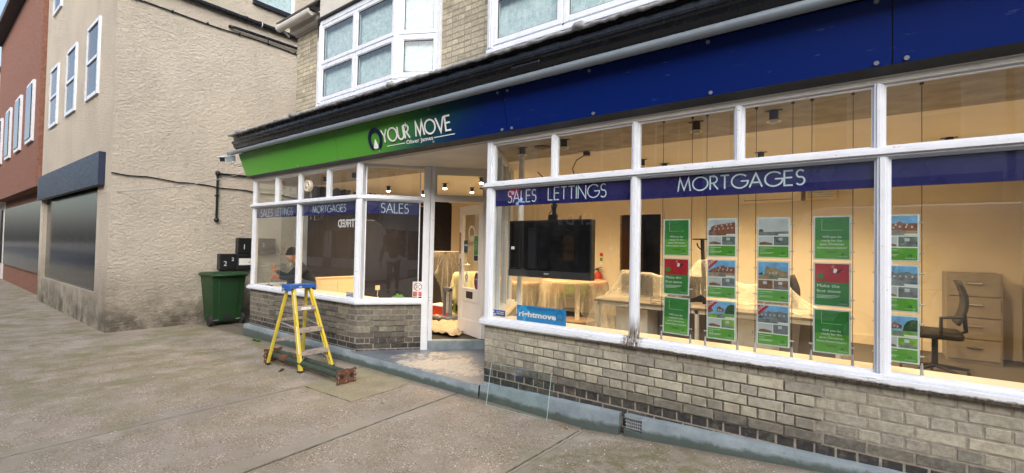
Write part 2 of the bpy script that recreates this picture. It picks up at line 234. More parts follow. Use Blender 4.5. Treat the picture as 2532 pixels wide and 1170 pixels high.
# ------------------------------------------------------------------ geometry kit
ORG={}
def link(o): sc.collection.objects.link(o)
def setp(o,label=None,cat=None,group=None,kind=None):
    for k,v in (('label',label),('category',cat),('group',group),('kind',kind)):
        if v: o[k]=v
def T(name,label,cat,loc=(0,0,0),group=None):
    o=bpy.data.objects.new(name,None); link(o); o.location=loc; o.empty_display_size=.1; setp(o,label,cat,group); ORG[o]=Vector(loc); return o
class M:
    def __init__(s,xf=None): s.v=[];s.f=[];s.k=[];s.mats=[];s.xf=xf;s.c=0;s.tone=None;s.sm=set()
    def mat(s,m):
        if m not in s.mats: s.mats.append(m)
        s.c=s.mats.index(m); return s
    def add(s,vs,fs,smooth=False):
        b=len(s.v)
        for p in vs:
            p=Vector(p); s.v.append(s.xf@p if s.xf else p)
        for f in fs:
            if smooth: s.sm.add(len(s.f))
            s.f.append([b+i for i in f]); s.k.append(s.c)
        return s
    def box(s,x0,x1,y0,y1,z0,z1):
        return s.add([(x0,y0,z0),(x1,y0,z0),(x1,y1,z0),(x0,y1,z0),(x0,y0,z1),(x1,y0,z1),(x1,y1,z1),(x0,y1,z1)],[(0,3,2,1),(4,5,6,7),(0,1,5,4),(1,2,6,5),(2,3,7,6),(3,0,4,7)])
    def beam(s,a,b,w,h,up=(0,0,1),off=(0,0)):
        a=Vector(a);b=Vector(b);d=(b-a).normalized();u=Vector(up);r=d.cross(u).normalized();u=r.cross(d).normalized()
        a=a+r*off[0]+u*off[1]; b=b+r*off[0]+u*off[1]
        vs=[p+r*i*w/2+u*j*h/2 for p in(a,b) for i,j in((-1,-1),(1,-1),(1,1),(-1,1))]
        return s.add(vs,[(0,1,2,3),(7,6,5,4),(0,4,5,1),(1,5,6,2),(2,6,7,3),(3,7,4,0)])
    def tube(s,pts,r,n=10,caps=True,smooth=True):
        pts=[Vector(p) for p in pts]; rs=r if isinstance(r,(list,tuple)) else [r]*len(pts); vs=[];pu=None
        for i,p in enumerate(pts):
            d=(pts[min(i+1,len(pts)-1)]-pts[max(i-1,0)]).normalized()
            if pu is None: pu=Vector((0,0,1)) if abs(d.z)<.9 else Vector((1,0,0))
            x=d.cross(pu).normalized(); pu=x.cross(d).normalized()
            for k in range(n):
                a=2*math.pi*k/n; vs.append(p+(x*math.cos(a)+pu*math.sin(a))*rs[i])
        fs=[]
        for i in range(len(pts)-1):
            for k in range(n): fs.append((i*n+k,i*n+(k+1)%n,(i+1)*n+(k+1)%n,(i+1)*n+k))
        s.add(vs,fs,smooth)
        if caps: s.add(vs[:n],[tuple(range(n))[::-1]]); s.add(vs[-n:],[tuple(range(n))])
        return s
    def cyl(s,c,r,h,n=20,axis='z',r2=None):
        c=Vector(c); d={'x':Vector((1,0,0)),'y':Vector((0,1,0)),'z':Vector((0,0,1))}[axis] if isinstance(axis,str) else Vector(axis).normalized()
        return s.tube([c,c+d*h],[r,r if r2 is None else r2],n)
    def sphere(s,c,r,n=12,m=8):
        c=Vector(c); r=Vector(r if isinstance(r,(tuple,list)) else (r,r,r)); vs=[];fs=[]
        for i in range(m+1):
            t=math.pi*i/m
            for k in range(n):
                a=2*math.pi*k/n; vs.append(c+Vector((r.x*math.sin(t)*math.cos(a),r.y*math.sin(t)*math.sin(a),r.z*math.cos(t))))
        for i in range(m):
            for k in range(n): fs.append((i*n+k,(i+1)*n+k,(i+1)*n+(k+1)%n,i*n+(k+1)%n))
        return s.add(vs,fs,True)
    def poly(s,pts,O,r,u,n,t):   # extruded planar polygon: 2D pts in frame (O,r,u), thickness t along n
        O=Vector(O);r=Vector(r);u=Vector(u);n=Vector(n); N=len(pts)
        a=[O+r*p[0]+u*p[1] for p in pts]; c=[p+n*t for p in a]
        area=sum(pts[i][0]*pts[(i+1)%N][1]-pts[(i+1)%N][0]*pts[i][1] for i in range(N))
        fr=tuple(range(N,2*N)); bk=tuple(range(N))[::-1]
        if area*(r.cross(u).dot(n))<0: fr=fr[::-1]; bk=bk[::-1]
        return s.add(a+c,[fr,bk]+[(i,(i+1)%N,N+(i+1)%N,N+i) for i in range(N)])
    def grid(s,fn,nu,nv,smooth=True):
        vs=[fn(i/nu,j/nv) for j in range(nv+1) for i in range(nu+1)]
        return s.add(vs,[(j*(nu+1)+i,j*(nu+1)+i+1,(j+1)*(nu+1)+i+1,(j+1)*(nu+1)+i) for j in range(nv) for i in range(nu)],smooth)
    def build(s,name,parent=None,bevel=0,label=None,cat=None,group=None,kind=None,solid=0,fix=True):
        o_=Vector((0,0,0)); p=parent
        if p is not None: o_=ORG[p]
        elif s.v: 
            mn=[min(v[i] for v in s.v) for i in range(3)]; mx=[max(v[i] for v in s.v) for i in range(3)]
            o_=Vector(((mn[0]+mx[0])/2,(mn[1]+mx[1])/2,mn[2]))
        me=bpy.data.meshes.new(name); me.from_pydata([tuple(v-o_) for v in s.v],[],s.f)
        for m in s.mats: me.materials.append(MAT[m])
        me.polygons.foreach_set('material_index',s.k)
        me.polygons.foreach_set('use_smooth',[i in s.sm for i in range(len(s.f))])
        if s.tone:
            at=me.color_attributes.new('tone','FLOAT_COLOR','POINT')
            for i,t in enumerate(s.tone): at.data[i].color=t
        me.update()
        if fix:
            import bmesh
            bm=bmesh.new(); bm.from_mesh(me); bmesh.ops.recalc_face_normals(bm,faces=bm.faces); bm.to_mesh(me); bm.free()
        o=bpy.data.objects.new(name,me); link(o)
        if parent is not None:
            o.parent=parent; ORG[o]=o_
        else: o.location=o_; ORG[o]=o_
        if bevel:
            md=o.modifiers.new('bevel','BEVEL'); md.width=bevel; md.segments=2; md.limit_method='ANGLE'; md.angle_limit=rad(40)
        if solid:
            md=o.modifiers.new('thick','SOLIDIFY'); md.thickness=solid
        setp(o,label,cat,group,kind); return o
def B(m): return M().mat(m)
def copy_tree(src,loc):
    r=src.copy(); link(r); r.location=loc; ORG[r]=Vector(loc)
    def rec(a,b):
        for ch in [c for c in a.children]:
            c=ch.copy(); link(c); c.parent=b; rec(ch,c)
    rec(src,r); return r

# stroke lettering (thin geometric capitals)
def arc(cx,cy,rx,ry,a0,a1,n=18): return [(cx+rx*math.cos(rad(a0+(a1-a0)*i/n)),cy+ry*math.sin(rad(a0+(a1-a0)*i/n))) for i in range(n+1)]
GL={'A':(.74,[[(0,0),(.37,1),(.74,0)],[(.13,.34),(.61,.34)]]),'B':(.5,[[(0,0),(0,1),(.22,1)]+arc(.22,.765,.2,.235,90,-90)+[(0,.53)],[(.22,.53)]+arc(.24,.265,.24,.265,90,-90)+[(0,0)]]),
'C':(.8,[arc(.5,.5,.5,.5,45,315)]),'D':(.7,[[(0,0),(0,1),(.2,1)]+arc(.2,.5,.48,.5,90,-90)+[(0,0)]]),'E':(.46,[[(.46,1),(0,1),(0,0),(.46,0)],[(0,.53),(.43,.53)]]),'F':(.44,[[(.44,1),(0,1),(0,0)],[(0,.53),(.4,.53)]]),
'G':(.92,[arc(.5,.5,.5,.5,42,360)+[(.56,.5)]]),'I':(.0,[[(0,0),(0,1)]]),'J':(.3,[[(.3,1),(.3,.2)]+arc(.12,.18,.18,.18,0,-120,8)]),'K':(.5,[[(0,0),(0,1)],[(.48,1),(0,.45),(.52,0)]]),'L':(.42,[[(0,1),(0,0),(.42,0)]]),'M':(.86,[[(0,0),(.13,1),(.43,.1),(.73,1),(.86,0)]]),
'N':(.66,[[(0,0),(0,1),(.66,0),(.66,1)]]),'O':(1.0,[arc(.5,.5,.5,.5,90,450,36)]),'R':(.5,[[(0,0),(0,1),(.2,1)]+arc(.2,.74,.24,.26,90,-90)+[(0,.48)],[(.18,.48),(.5,0)]]),
'S':(.46,[arc(.24,.755,.2,.245,35,255,12)+arc(.23,.27,.23,.27,75,-145,14)]),'T':(.54,[[(0,1),(.54,1)],[(.27,1),(.27,0)]]),'U':(.6,[[(0,1),(0,.3)]+arc(.3,.3,.3,.3,180,360)+[(.6,1)]]),'V':(.72,[[(0,1),(.36,0),(.72,1)]]),'Y':(.62,[[(0,1),(.31,.46),(.62,1)],[(.31,.46),(.31,0)]]),' ':(.4,[])}
def ribbon(mb,pts,w,O,r,u,n,t):
    P=[Vector(p) for p in pts]; L=[];Rr=[]
    for i,p in enumerate(P):
        d1=(P[i]-P[i-1]).normalized() if i else (P[1]-P[0]).normalized(); d2=(P[i+1]-P[i]).normalized() if i<len(P)-1 else d1
        closed=(P[0]-P[-1]).length<1e-6
        if closed and i==0: d1=(P[-1]-P[-2]).normalized()
        if closed and i==len(P)-1: d2=(P[1]-P[0]).normalized()
        m=(d1+d2); m=m.normalized() if m.length>1e-6 else d1; nn=Vector((-m.y,m.x)); k=max(.28,nn.dot(Vector((-d1.y,d1.x)))); o=nn*(w/2/k)
        L.append(p+o); Rr.append(p-o)
    N=len(P); O=Vector(O);r=Vector(r);u=Vector(u);n=Vector(n)
    tr=lambda q,z:O+r*q.x+u*q.y+n*z
    vs=[tr(q,t) for q in L]+[tr(q,t) for q in Rr]+[tr(q,0) for q in L]+[tr(q,0) for q in Rr]; fs=[]
    for i in range(N-1):
        fs+=[(i,i+1,N+i+1,N+i),(i,2*N+i,2*N+i+1,i+1),(N+i,N+i+1,3*N+i+1,3*N+i)]
    fs+=[(0,N,3*N,2*N),(N-1,3*N-1,4*N-1,2*N-1)]
    mb.add(vs,fs)
def strokes(mb,text,O,r,u,n,width,h,w,t=.003,gap=.16,sp=None):
    tot=0
    for c in text: tot+=(GL[c][0]+gap)
    tot-=gap; sx=width/(tot)      # horizontal unit
    x=0
    r=Vector(r);u=Vector(u);
    for c in text:
        gw,st=GL[c]
        for p in st: ribbon(mb,[((x+a)*sx,bb*h) for a,bb in p],w,O,r,u,n,t)
        x+=gw+gap
def textm(mb,text,O,r,u,n,size,t=.0008,align='LEFT',width=None,bold=0):
    cu=bpy.data.curves.new('t','FONT'); cu.body=text; cu.size=1; cu.align_x=align; cu.resolution_u=2; cu.offset=bold; cu.space_line=.95
    o=bpy.data.objects.new('t',cu); link(o); dg=bpy.context.evaluated_depsgraph_get(); me=bpy.data.meshes.new_from_object(o.evaluated_get(dg))
    O=Vector(O);r=Vector(r);u=Vector(u);n=Vector(n); vs=[v.co.copy() for v in me.vertices]
    sx=size
    if width and vs:
        x0=min(v.x for v in vs);x1=max(v.x for v in vs); sx=width/(x1-x0)
    vv=[O+r*v.x*sx+u*v.y*size+n*t for v in vs]
    mb.add(vv,[tuple(p.vertices) for p in me.polygons])
    bpy.data.objects.remove(o); bpy.data.curves.remove(cu); bpy.data.meshes.remove(me)
def fine(mb,O,r,n,rows,pitch,th,center=False,t=.002):   # lines of print too small to read
    for i,(a,L) in enumerate(rows):
        x=a-(L/2 if center else 0); z=-i*pitch; k=x
        while k<x+L-.001:
            q=min(x+L,k+random.uniform(.006,.014)); mb.poly([(k,z),(q,z),(q,z+th),(k,z+th)],O,r,(0,0,1),n,t); k=q+.002
X_,Y_,Z_=Vector((1,0,0)),Vector((0,1,0)),Vector((0,0,1)); NF=Vector((0,-1,0))
# ================================================================== STRUCTURE
def gz(x): return -.03-(-1.8-x)*.017 if x<-1.8 else (-.03 if x<1.23 else -.03+(x-1.23)*.088)
# ground sheet, road, pavement
g=B('earth'); g.add([(-300,-300,-.25),(300,-300,-.25),(300,300,-.25),(-300,300,-.25)],[(0,1,2,3)]); g.build('ground',kind='structure')
g=B('asphalt'); g.box(-120,80,-10.5,-5.6,-.24,-.16); g.build('road',kind='structure')
g=B('kerb_stone'); g.box(-120,80,-5.6,-5.45,-.24,-.04); g.build('kerb',kind='structure')
g=B('asphalt'); g.box(-120,80,-14.2,-10.5,-.24,-.06); g.build('far_pavement',kind='structure')
pv=B('moss'); pv.add([(-8,-5.45,gz(-8)-.008),(-1.8,-5.45,-.038),(-1.8,.3,-.038),(-8,.3,gz(-8)-.008)],[(0,1,2,3)]); pv.add([(-1.8,-5.45,-.038),(1.23,-5.45,-.038),(1.23,.3,-.038),(-1.8,.3,-.038)],[(0,1,2,3)])
pv.add([(1.23,-5.45,-.038),(9,-5.45,gz(9)-.008),(9,.3,gz(9)-.008),(1.23,.3,-.038)],[(0,1,2,3)]); pv.mat('aggregate_concrete').add([(-120,-5.45,gz(-8)),(-8.01,-5.45,gz(-8)),(-8.01,7,gz(-8)),(-120,7,gz(-8))],[(0,1,2,3)]); pv.add([(-8,.31,gz(-8)),(-5.38,.31,gz(-5.38)),(-5.38,7,gz(-5.38)),(-8,7,gz(-8))],[(0,1,2,3)]); pv.mat('asphalt').add([(9,-5.45,gz(9)),(80,-5.45,gz(9)),(80,7,gz(9)),(9,7,gz(9))],[(0,1,2,3)])
def slab(poly,m,gap=.006):
    pv.mat(m); n=len(poly); cx=sum(p[0] for p in poly)/n; cy=sum(p[1] for p in poly)/n; out=[]
    for i in range(n):
        a=Vector(poly[i]);b_=Vector(poly[(i+1)%n]);L=(b_-a).length;k=max(1,int(L/.05)); nn=Vector(((b_-a).y,-(b_-a).x)).normalized()
        if nn.dot(Vector((cx,cy))-a)<0: nn=-nn
        for j in range(k):
            p=a.lerp(b_,j/k)+nn*(gap+random.uniform(-.0035,.004)); out.append(p)
    pv.add([(p.x,p.y,gz(p.x)) for p in out],[tuple(range(len(out)))])
    N=len(out); pv.add([(p.x,p.y,gz(p.x)) for p in out]+[(p.x,p.y,gz(p.x)-.03) for p in out],[(i,(i+1)%N,N+(i+1)%N,N+i) for i in range(N)])
AG='aggregate_concrete'
slab([(-8,-5.45),(-3.40,-5.45),(-3.49,-.62),(-3.5,.3),(-8,.3)],AG,.009)
slab([(-3.5,-.60),(-1.80,-.635),(-1.98,-.0),(-3.5,.3)],AG,.012)
slab([(-3.40,-5.45),(-1.55,-5.45),(-1.70,-1.0),(-1.80,-.635),(-3.49,-.60)],AG,.009)
slab([(-1.80,-.635),(-1.715,-1.0),(-.87,-.965),(-.90,-.36),(-1.03,-.0),(-1.98,-.0)],'patch_concrete',.007)
slab([(-1.55,-5.45),(.12,-5.45),(-.24,-1.0),(-.30,-.0),(-1.03,-.0),(-.90,-.36),(-.87,-.965),(-1.70,-1.0)],AG,.013)
slab([(.12,-5.45),(1.20,-5.45),(1.20,-.0),(-.30,-.0),(-.24,-1.0)],AG,.014)
slab([(1.20,-5.45),(1.235,-5.45),(1.235,-.0),(1.20,-.0)],AG,.004)
slab([(1.235,-5.45),(9,-5.45),(9,-.0),(1.235,-.0)],AG,.004)
pv.build('pavement',kind='structure',fix=False)

# ---------- the shop building
SH=T('shop_building','yellow brick estate agent shop with white timber shopfront and blue and green sign','shop',(0,0,0))
P_A=(-2.25,0.0); P_B=(-1.71,.68); P_C=(-.897,1.493); P_D=(0.0,0.0)
def xf(P0,P1):
    d=Vector((P1[0]-P0[0],P1[1]-P0[1],0)); L=d.length; d.normalize(); n=Vector((-d.y,d.x,0))
    return Matrix(((d.x,n.x,0,P0[0]),(d.y,n.y,0,P0[1]),(0,0,1,0),(0,0,0,1))),L
def bricks(name,parent,X,L,z0,z1,m,dark=lambda r,z:0,panel=None,bond='english',ends=(0,0),holes=(),y0=0,mortar='mortar',thick=.22,label=None):
    mb=M(X).mat(m); tones=[]; rows=int(round((z1-z0)/.075))
    for r in range(rows):
        zt=z1-r*.075; zb=zt-.065; u=ends[0]; k=0
        seq='H' if (bond=='english' and r%2==0) else 'S'
        while u<L-ends[1]-.004:
            if bond=='english': w_=.1025 if seq=='H' else .215
            else: w_=.1025 if (k+(r%2)*1+random.choice((0,0,0,1)))%2 else .215
            if k==0: w_={'H':.1025,'S':.215}[seq] if bond=='english' else (.215 if r%2 else .1025)
            if k==1 and bond=='english' and seq=='H': w_=.055
            e=min(u+w_,L-ends[1]); 
            if e-u<.03: break
            skip=any(e>h[0]+.001 and u<h[1]-.001 and zt>h[2]+.02 and zb<h[3]-.02 for h in holes)
            if skip:
                h=[h for h in holes if e>h[0] and u<h[1] and zt>h[2]+.02 and zb<h[3]-.02][0]
                if u<h[0]-.04: e=h[0]-.005
                elif e>h[1]+.04: u=h[1]+.005
                else: u=e+.01;k+=1;continue
            pr=.0035
            if panel and u>=panel[0]-.02 and e<=panel[1]+.02 and zb>=panel[2]-.01 and zt<=panel[3]+.01: pr=.018
            j=lambda a=.0018:random.uniform(-a,a); c=.004
            yb=y0+.02; yf=y0-pr+j(.0015)
            f=[(u+c+j(),yf,zb+c+j()),(e-c+j(),yf,zb+c+j()),(e-c+j(),yf,zt-c+j()),(u+c+j(),yf,zt-c+j())]
            mid=[(u+j(),yf+c,zb+j()),(e+j(),yf+c,zb+j()),(e+j(),yf+c,zt+j()),(u+j(),yf+c,zt+j())]
            bk=[(u,yb,zb),(e,yb,zb),(e,yb,zt),(u,yb,zt)]
            mb.add(f+mid+bk,[(0,1,2,3)]+[(i,4+i,4+(i+1)%4,(i+1)%4) for i in range(4)]+[(4+i,8+i,8+(i+1)%4,4+(i+1)%4) for i in range(4)])
            t=(min(1,max(0,random.gauss(.55,.2))),min(1,max(0,dark(r,zt)+random.uniform(-.12,.12))) if dark(r,zt)>0 else 0,0,1); tones+= [t]*12
            u=e+.01; k+=1
    mb.tone=tones
    o=mb.build(name,parent,label=label)
    mm=M(X).mat(mortar)
    if holes:
        h=holes[0]; mm.box(0.004,h[0],y0+.004,y0+thick,z0,z1); mm.box(h[1],L-.004,y0+.004,y0+thick,z0,z1)
        mm.box(h[0],h[1],y0+.004,y0+thick,z0,h[2])
    else: mm.box(.004,L-.004,y0-.0005,y0+thick,z0,z1)
    mm.build('mortar',o)
    return o
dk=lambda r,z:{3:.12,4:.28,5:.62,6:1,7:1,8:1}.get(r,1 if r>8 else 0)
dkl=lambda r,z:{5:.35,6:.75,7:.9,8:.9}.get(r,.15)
X1,L1=xf((-5.38,0),P_A); X2,L2=xf(P_A,P_B); X3,L3=xf(P_B,P_C); X4,L4=xf(P_C,P_D); X5,L5=xf(P_D,(4.6,0)); X0,L0=xf((-5.38,6),(-5.38,0))
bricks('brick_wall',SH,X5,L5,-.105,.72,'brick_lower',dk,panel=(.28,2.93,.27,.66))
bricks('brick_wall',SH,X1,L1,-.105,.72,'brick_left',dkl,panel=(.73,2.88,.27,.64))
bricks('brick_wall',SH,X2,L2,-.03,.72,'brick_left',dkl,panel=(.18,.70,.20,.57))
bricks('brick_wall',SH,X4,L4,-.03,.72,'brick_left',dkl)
# flank wall in the alley
fw=B('brick_left'); 
bricks('side_wall',SH,X0,L0,-.105,.72,'brick_left',dkl)
B('street_cream').box(-5.38,-5.13,.86,6,.72,3.2).build('side_wall',SH)
# plinth and entrance platform
def ztop(x): return .105 if x<0 else .125+.028*x
pl=B('plinth_paint')
def plinth(xs,y0=-.06,y1=.05):
    n=len(xs); vs=[];fs=[]
    prof=lambda x:[(y0-.012,gz(x)-.08),(y0-.010,gz(x)+.01),(y0,ztop(x)-.018),(y0+.014,ztop(x)),(y1,ztop(x)+.006)]
    for x in xs:
        for (y,z) in prof(x): vs.append((x,y+random.uniform(-.004,.004),z+random.uniform(-.003,.003)))
    for i in range(n-1):
        for j in range(4): fs.append((i*5+j,(i+1)*5+j,(i+1)*5+j+1,i*5+j+1))
    pl.add(vs,fs,True); pl.add(vs[:5],[(0,1,2,3,4)]); pl.add(vs[-5:],[(4,3,2,1,0)])
plinth([-5.46+i*.06 for i in range(54)]); pl.box(-5.46,-5.38,.05,6,-.14,.1); pl.build('plinth',SH); pl=B('plinth_paint')
plinth([0.0+i*.0585 for i in range(27)]); plinth([1.72+i*.06 for i in range(50)])
pl.box(1.57,1.72,-.02,.05,gz(1.6)-.08,ztop(1.6)); pl.box(1.57,1.72,-.066,.0,gz(1.6)-.08,gz(1.6)+.055); pl.box(1.57,1.72,-.06,.0,ztop(1.6)-.02,ztop(1.6)+.004)
pl.build('plinth',SH)
pf=B('worn_step_paint'); Z0=.105
poly=[(-2.27,-.072),(0.0,-.072),(0,0),P_C,P_B,P_A]
pf.add([(p[0],p[1],Z0) for p in poly],[tuple(range(6))]); pf.mat('plinth_paint')
nn=30; fr=[(-2.27+2.27*i/nn,-.074+random.uniform(-.004,.004)) for i in range(nn+1)]
pf.add([(a,b_+.0,Z0+.0) for a,b_ in fr]+[(a,b_-.012,Z0-.012) for a,b_ in fr]+[(a,b_-.016,-.12) for a,b_ in fr],[(k*(nn+1)+i,k*(nn+1)+i+1,(k+1)*(nn+1)+i+1,(k+1)*(nn+1)+i) for k in (0,1) for i in range(nn)],True)
pf.build('entrance_platform',SH,fix=False)

# ---------- timber shopfront
def glazed(X,L,lower,upper,post0=.075,post1=.075,band=None,board=True,tm='white_timber',z_s=.72):
    s=M(X).mat(tm); a=-.02 if post0 else 0
    s.box(-.03,L+.03,-.062,.10,.728,.765); s.box(-.02,L+.02,-.040,.10,.765,.785); s.box(-.03,L+.03,-.05,-.02,.715,.728)
    s.build('window_sill',SH,bevel=.004)
    t=M(X).mat(tm); t.box(-.02,L+.02,-.048,.05,2.122,2.150); t.box(-.015,L+.015,-.036,.05,2.150,2.166); t.box(-.01,L+.01,-.03,.05,2.108,2.122); t.build('transom_rail',SH,bevel=.003)
    h=M(X).mat('cream_timber'); h.box(0,L,-.018,.05,2.562,2.60); h.build('head_rail',SH,bevel=.003)
    lo=[0]+lower+[L]; up=[0]+upper+[L]
    for (cells,z0,z1,w) in ((lo,.785,2.108,.056),(up,2.166,2.562,.046)):
        for c in cells[1:-1]:
            m=M(X).mat(tm); m.box(c-w/2,c+w/2,-.022,.05,z0,z1); m.box(c-w/2+.014,c+w/2-.014,-.032,-.022,z0,z1); m.build('window_post',SH,bevel=.002)
        for i in range(len(cells)-1):
            x0=cells[i]+(w/2 if i else post0); x1=cells[i+1]-(w/2 if i<len(cells)-2 else post1)
            f=M(X).mat(tm); q=.014
            f.box(x0,x0+q,0,.03,z0,z1);f.box(x1-q,x1,0,.03,z0,z1);f.box(x0+q,x1-q,0,.03,z0,z0+q);f.box(x0+q,x1-q,0,.03,z1-q,z1)
            fo=f.build('shop_window',SH)
            p=M(X).mat('glass'); p.add([(x0+.004,.014,z0+.004),(x1-.004,.014,z0+.004),(x1-.004,.014,z1-.004),(x0+.004,.014,z1-.004)],[(0,1,2,3)]); p.build('pane',fo,fix=False)
            if z0<1 and band is not None:
                bz0,bz1=1.925,2.098
                k=M(X).mat('band_navy'); k.box(x0+q,x1-q,.022,.0235,bz0,bz1); k.build('sign_band',fo)
                for (txt,tx,tw,th,tb,sw) in band[i]: k=M(X).mat('letter_pale'); strokes(k,txt,(tx,.0215,tb),X_,Z_,NF,tw,th,sw,.0008); k.build('lettering',fo)
def post(P,w=.078,z0=.735,z1=2.6,m='white_timber',ang=0,name='corner_post'):
    a=M(Matrix.Translation((P[0],P[1],0))@Matrix.Rotation(ang,4,'Z')).mat(m)
    a.box(-w/2,w/2,-w/2,w/2,z0,z1); a.box(-w/2+.012,w/2-.012,-w/2-.009,-w/2,z0+.05,z1-.02); a.build(name,SH,bevel=.003)
glazed(X5,L5,[1.61,3.22],[.81,1.61,2.40,3.20,4.0],band=[[('SALES',.25,.345,.115,1.957,.0095),('LETTINGS',.735,.60,.115,1.962,.0095)],[('MORTGAGES',1.955,.85,.10,1.972,.0105)],[]])
glazed(X1,L1,[1.57],[.85,1.58,2.37],band=[[('SALES',.245,.42,.12,1.948,.0095),('LETTINGS',.78,.545,.12,1.952,.0095)],[('MORTGAGES',1.915,.865,.098,1.962,.0095)]])
glazed(X2,L2,[],[],band=[[('SALES',.275,.36,.125,1.945,.009)]])
glazed(X4,L4,[.5,1.1],[.5,1.1],band=None)
X00,L00=xf((-5.38,.86),(-5.38,0)); glazed(X00,L00,[],[],band=None)
post((-.0+.038,.02),.078); post((-5.38+.03,.03),.07); post((-2.25,.02),.085,ang=rad(25)); post((P_B[0]+.02,P_B[1]-.0),.09,z0=.105,ang=rad(48)); post((P_B[0]+.075,P_B[1]+.055),.055,z0=.22,ang=rad(45),name='door_jamb')
post((P_C[0],P_C[1]),.08,z0=.105,ang=rad(-10)); post((-5.345,.86),.06)
B('cream_timber').box(-5.43,4.7,-.03,.06,2.600,2.625).build('frieze_board',SH,bevel=.003)
B('cream_timber').box(-5.43,4.7,-.045,-.0,2.625,2.66).build('frieze_board',SH,bevel=.003)
so_=B('soffit_paint'); so_.poly([(p[0],p[1]) for p in [P_A,(-.0,0),P_C,P_B]],(0,0,2.590),X_,Y_,Z_,.008); so_.build('entrance_soffit',SH)
# door wall
dw=M(X3).mat('cream_timber'); z=2.6
dw.box(.055,L3-.03,-.03,.05,2.118,2.165); dw.box(.055,L3-.03,-.02,.05,2.165,2.20); dw.box(.055,L3-.03,-.02,.05,2.50,2.60); dw.box(.055,.13,-.018,.05,2.2,2.5); dw.box(.79,L3-.03,-.018,.05,.24,2.118); dw.box(.79,L3-.03,-.018,.05,2.2,2.5)
dw.build('door_frame',SH,bevel=.003)
fr_=M(X3).mat('cream_timber'); fr_.box(.13,.145,0,.03,2.2,2.5);fr_.box(.775,.79,0,.03,2.2,2.5);fr_.box(.145,.775,0,.03,2.2,2.212);fr_.box(.145,.775,0,.03,2.488,2.5); fo=fr_.build('fanlight_window',SH)
p=M(X3).mat('glass'); p.add([(.13,.015,2.2),(.79,.015,2.2),(.79,.015,2.5),(.13,.015,2.5)],[(0,1,2,3)]); p.build('pane',fo,fix=False)
st=M(X3).mat('plinth_paint'); st.box(-.02,L3+.02,-.045,.06,.09,.228); st.build('door_step',SH,bevel=.008)
# door, open inwards
H=Vector((-1.144,1.246,0)); dd=Vector((math.cos(rad(160)),math.sin(rad(160)),0)); nn_=Vector((dd.y,-dd.x,0))*-1
DX=Matrix(((dd.x,nn_.x,0,H.x),(dd.y,nn_.y,0,H.y),(0,0,1,0),(0,0,0,1)))   # x from hinge to free edge; y toward the street side
DW=.73; tz=2.10; bz=.235
# street-side face of the leaf must look back to the camera
if (DX.to_3x3()@Vector((0,1,0))).dot(CAM-H)<0: DX=DX@Matrix.Diagonal((1,-1,1,1))
d=M(DX).mat('door_paint'); th=.022
d.box(0,.115,-th,th,bz,tz); d.box(DW-.105,DW,-th,th,bz,tz); d.box(.115,DW-.105,-th,th,tz-.12,tz); d.box(.115,DW-.105,-th,th,bz,.44); d.box(.115,DW-.105,-th,th,.72,.905); d.box(.115,DW-.105,-.008,.008,.44,.72)
for (a_,b_,c_,e_) in ((.115,.13,.44,.72),(DW-.12,DW-.105,.44,.72),(.13,DW-.12,.44,.455),(.13,DW-.12,.705,.72)): d.box(a_,b_,.008,.016,c_,e_)
DR=d.build('entrance_door',SH,bevel=.002,label='white half glazed door standing open')
p=M(DX).mat('glass'); p.add([(.115,0,.905),(DW-.105,0,.905),(DW-.105,0,tz-.12),(.115,0,tz-.12)],[(0,1,2,3)]); p.build('pane',DR,fix=False)
p=M(DX).mat('chrome'); p.box(DW-.075,DW-.04,th,th+.006,1.10,1.33)
for s_ in (1,-1):
    p.tube([(DW-.058,s_*(th+.004),1.235),(DW-.058,s_*(th+.05),1.235),(DW-.17,s_*(th+.052),1.235)],.009,8)
p.build('door_handle',DR)
p=M(DX).mat('dark_metal'); p.box(.26,.46,th,th+.006,.76,.86); p.box(.28,.44,th+.006,th+.010,.785,.835); p.build('letter_flap',DR,bevel=.003)
p=M(DX).mat('cardboard_brown'); p.box(DW-.06,DW-.005,th,th+.004,1.40,1.72); p.build('push_plate',DR)
p=M(DX).mat('dark_metal')
for z in (.45,1.15,1.9): p.cyl((-.008,0,z-.05),.009,.1,8)
p.build('hinge',DR)
g_=plain('etched',(.50,.47,.42),.5,bump=0)
dn=Vector((0,1,0)); er=M(DX).mat('etched'); ox=.36; oz=1.70
def logo(mb,cx,cz,R_,r,u,n,w,t=.001,asp=1):
    r=Vector(r);u=Vector(u)
    pts=[((R_-w/2)*math.cos(rad(a))*asp,(R_-w/2)*math.sin(rad(a))) for a in [-62+i*(304/36) for i in range(37)]]
    O=Vector(cx) if not isinstance(cx,(int,float)) else None
    ribbon(mb,pts,w,O,r,u,n,t)
# (drawn in the door's own frame, x runs from the free edge toward the hinge as seen from the street)
O=Vector((ox,.004,oz)); logo(er,O,0,.115,(-1,0,0),(0,0,1),(0,1,0),.034,asp=.95); er.poly([(0,.0),(-.035,-.115),(.035,-.115)],O,(-1,0,0),(0,0,1),(0,1,0),.001)
strokes(er,'YOUR MOVE',(ox+.21,.004,oz-.255),(-1,0,0),(0,0,1),(0,1,0),.42,.075,.006,.001); er.box(ox-.2,ox+.2,.004,.005,oz-.285,oz-.281); er.build('etched_logo',DR)
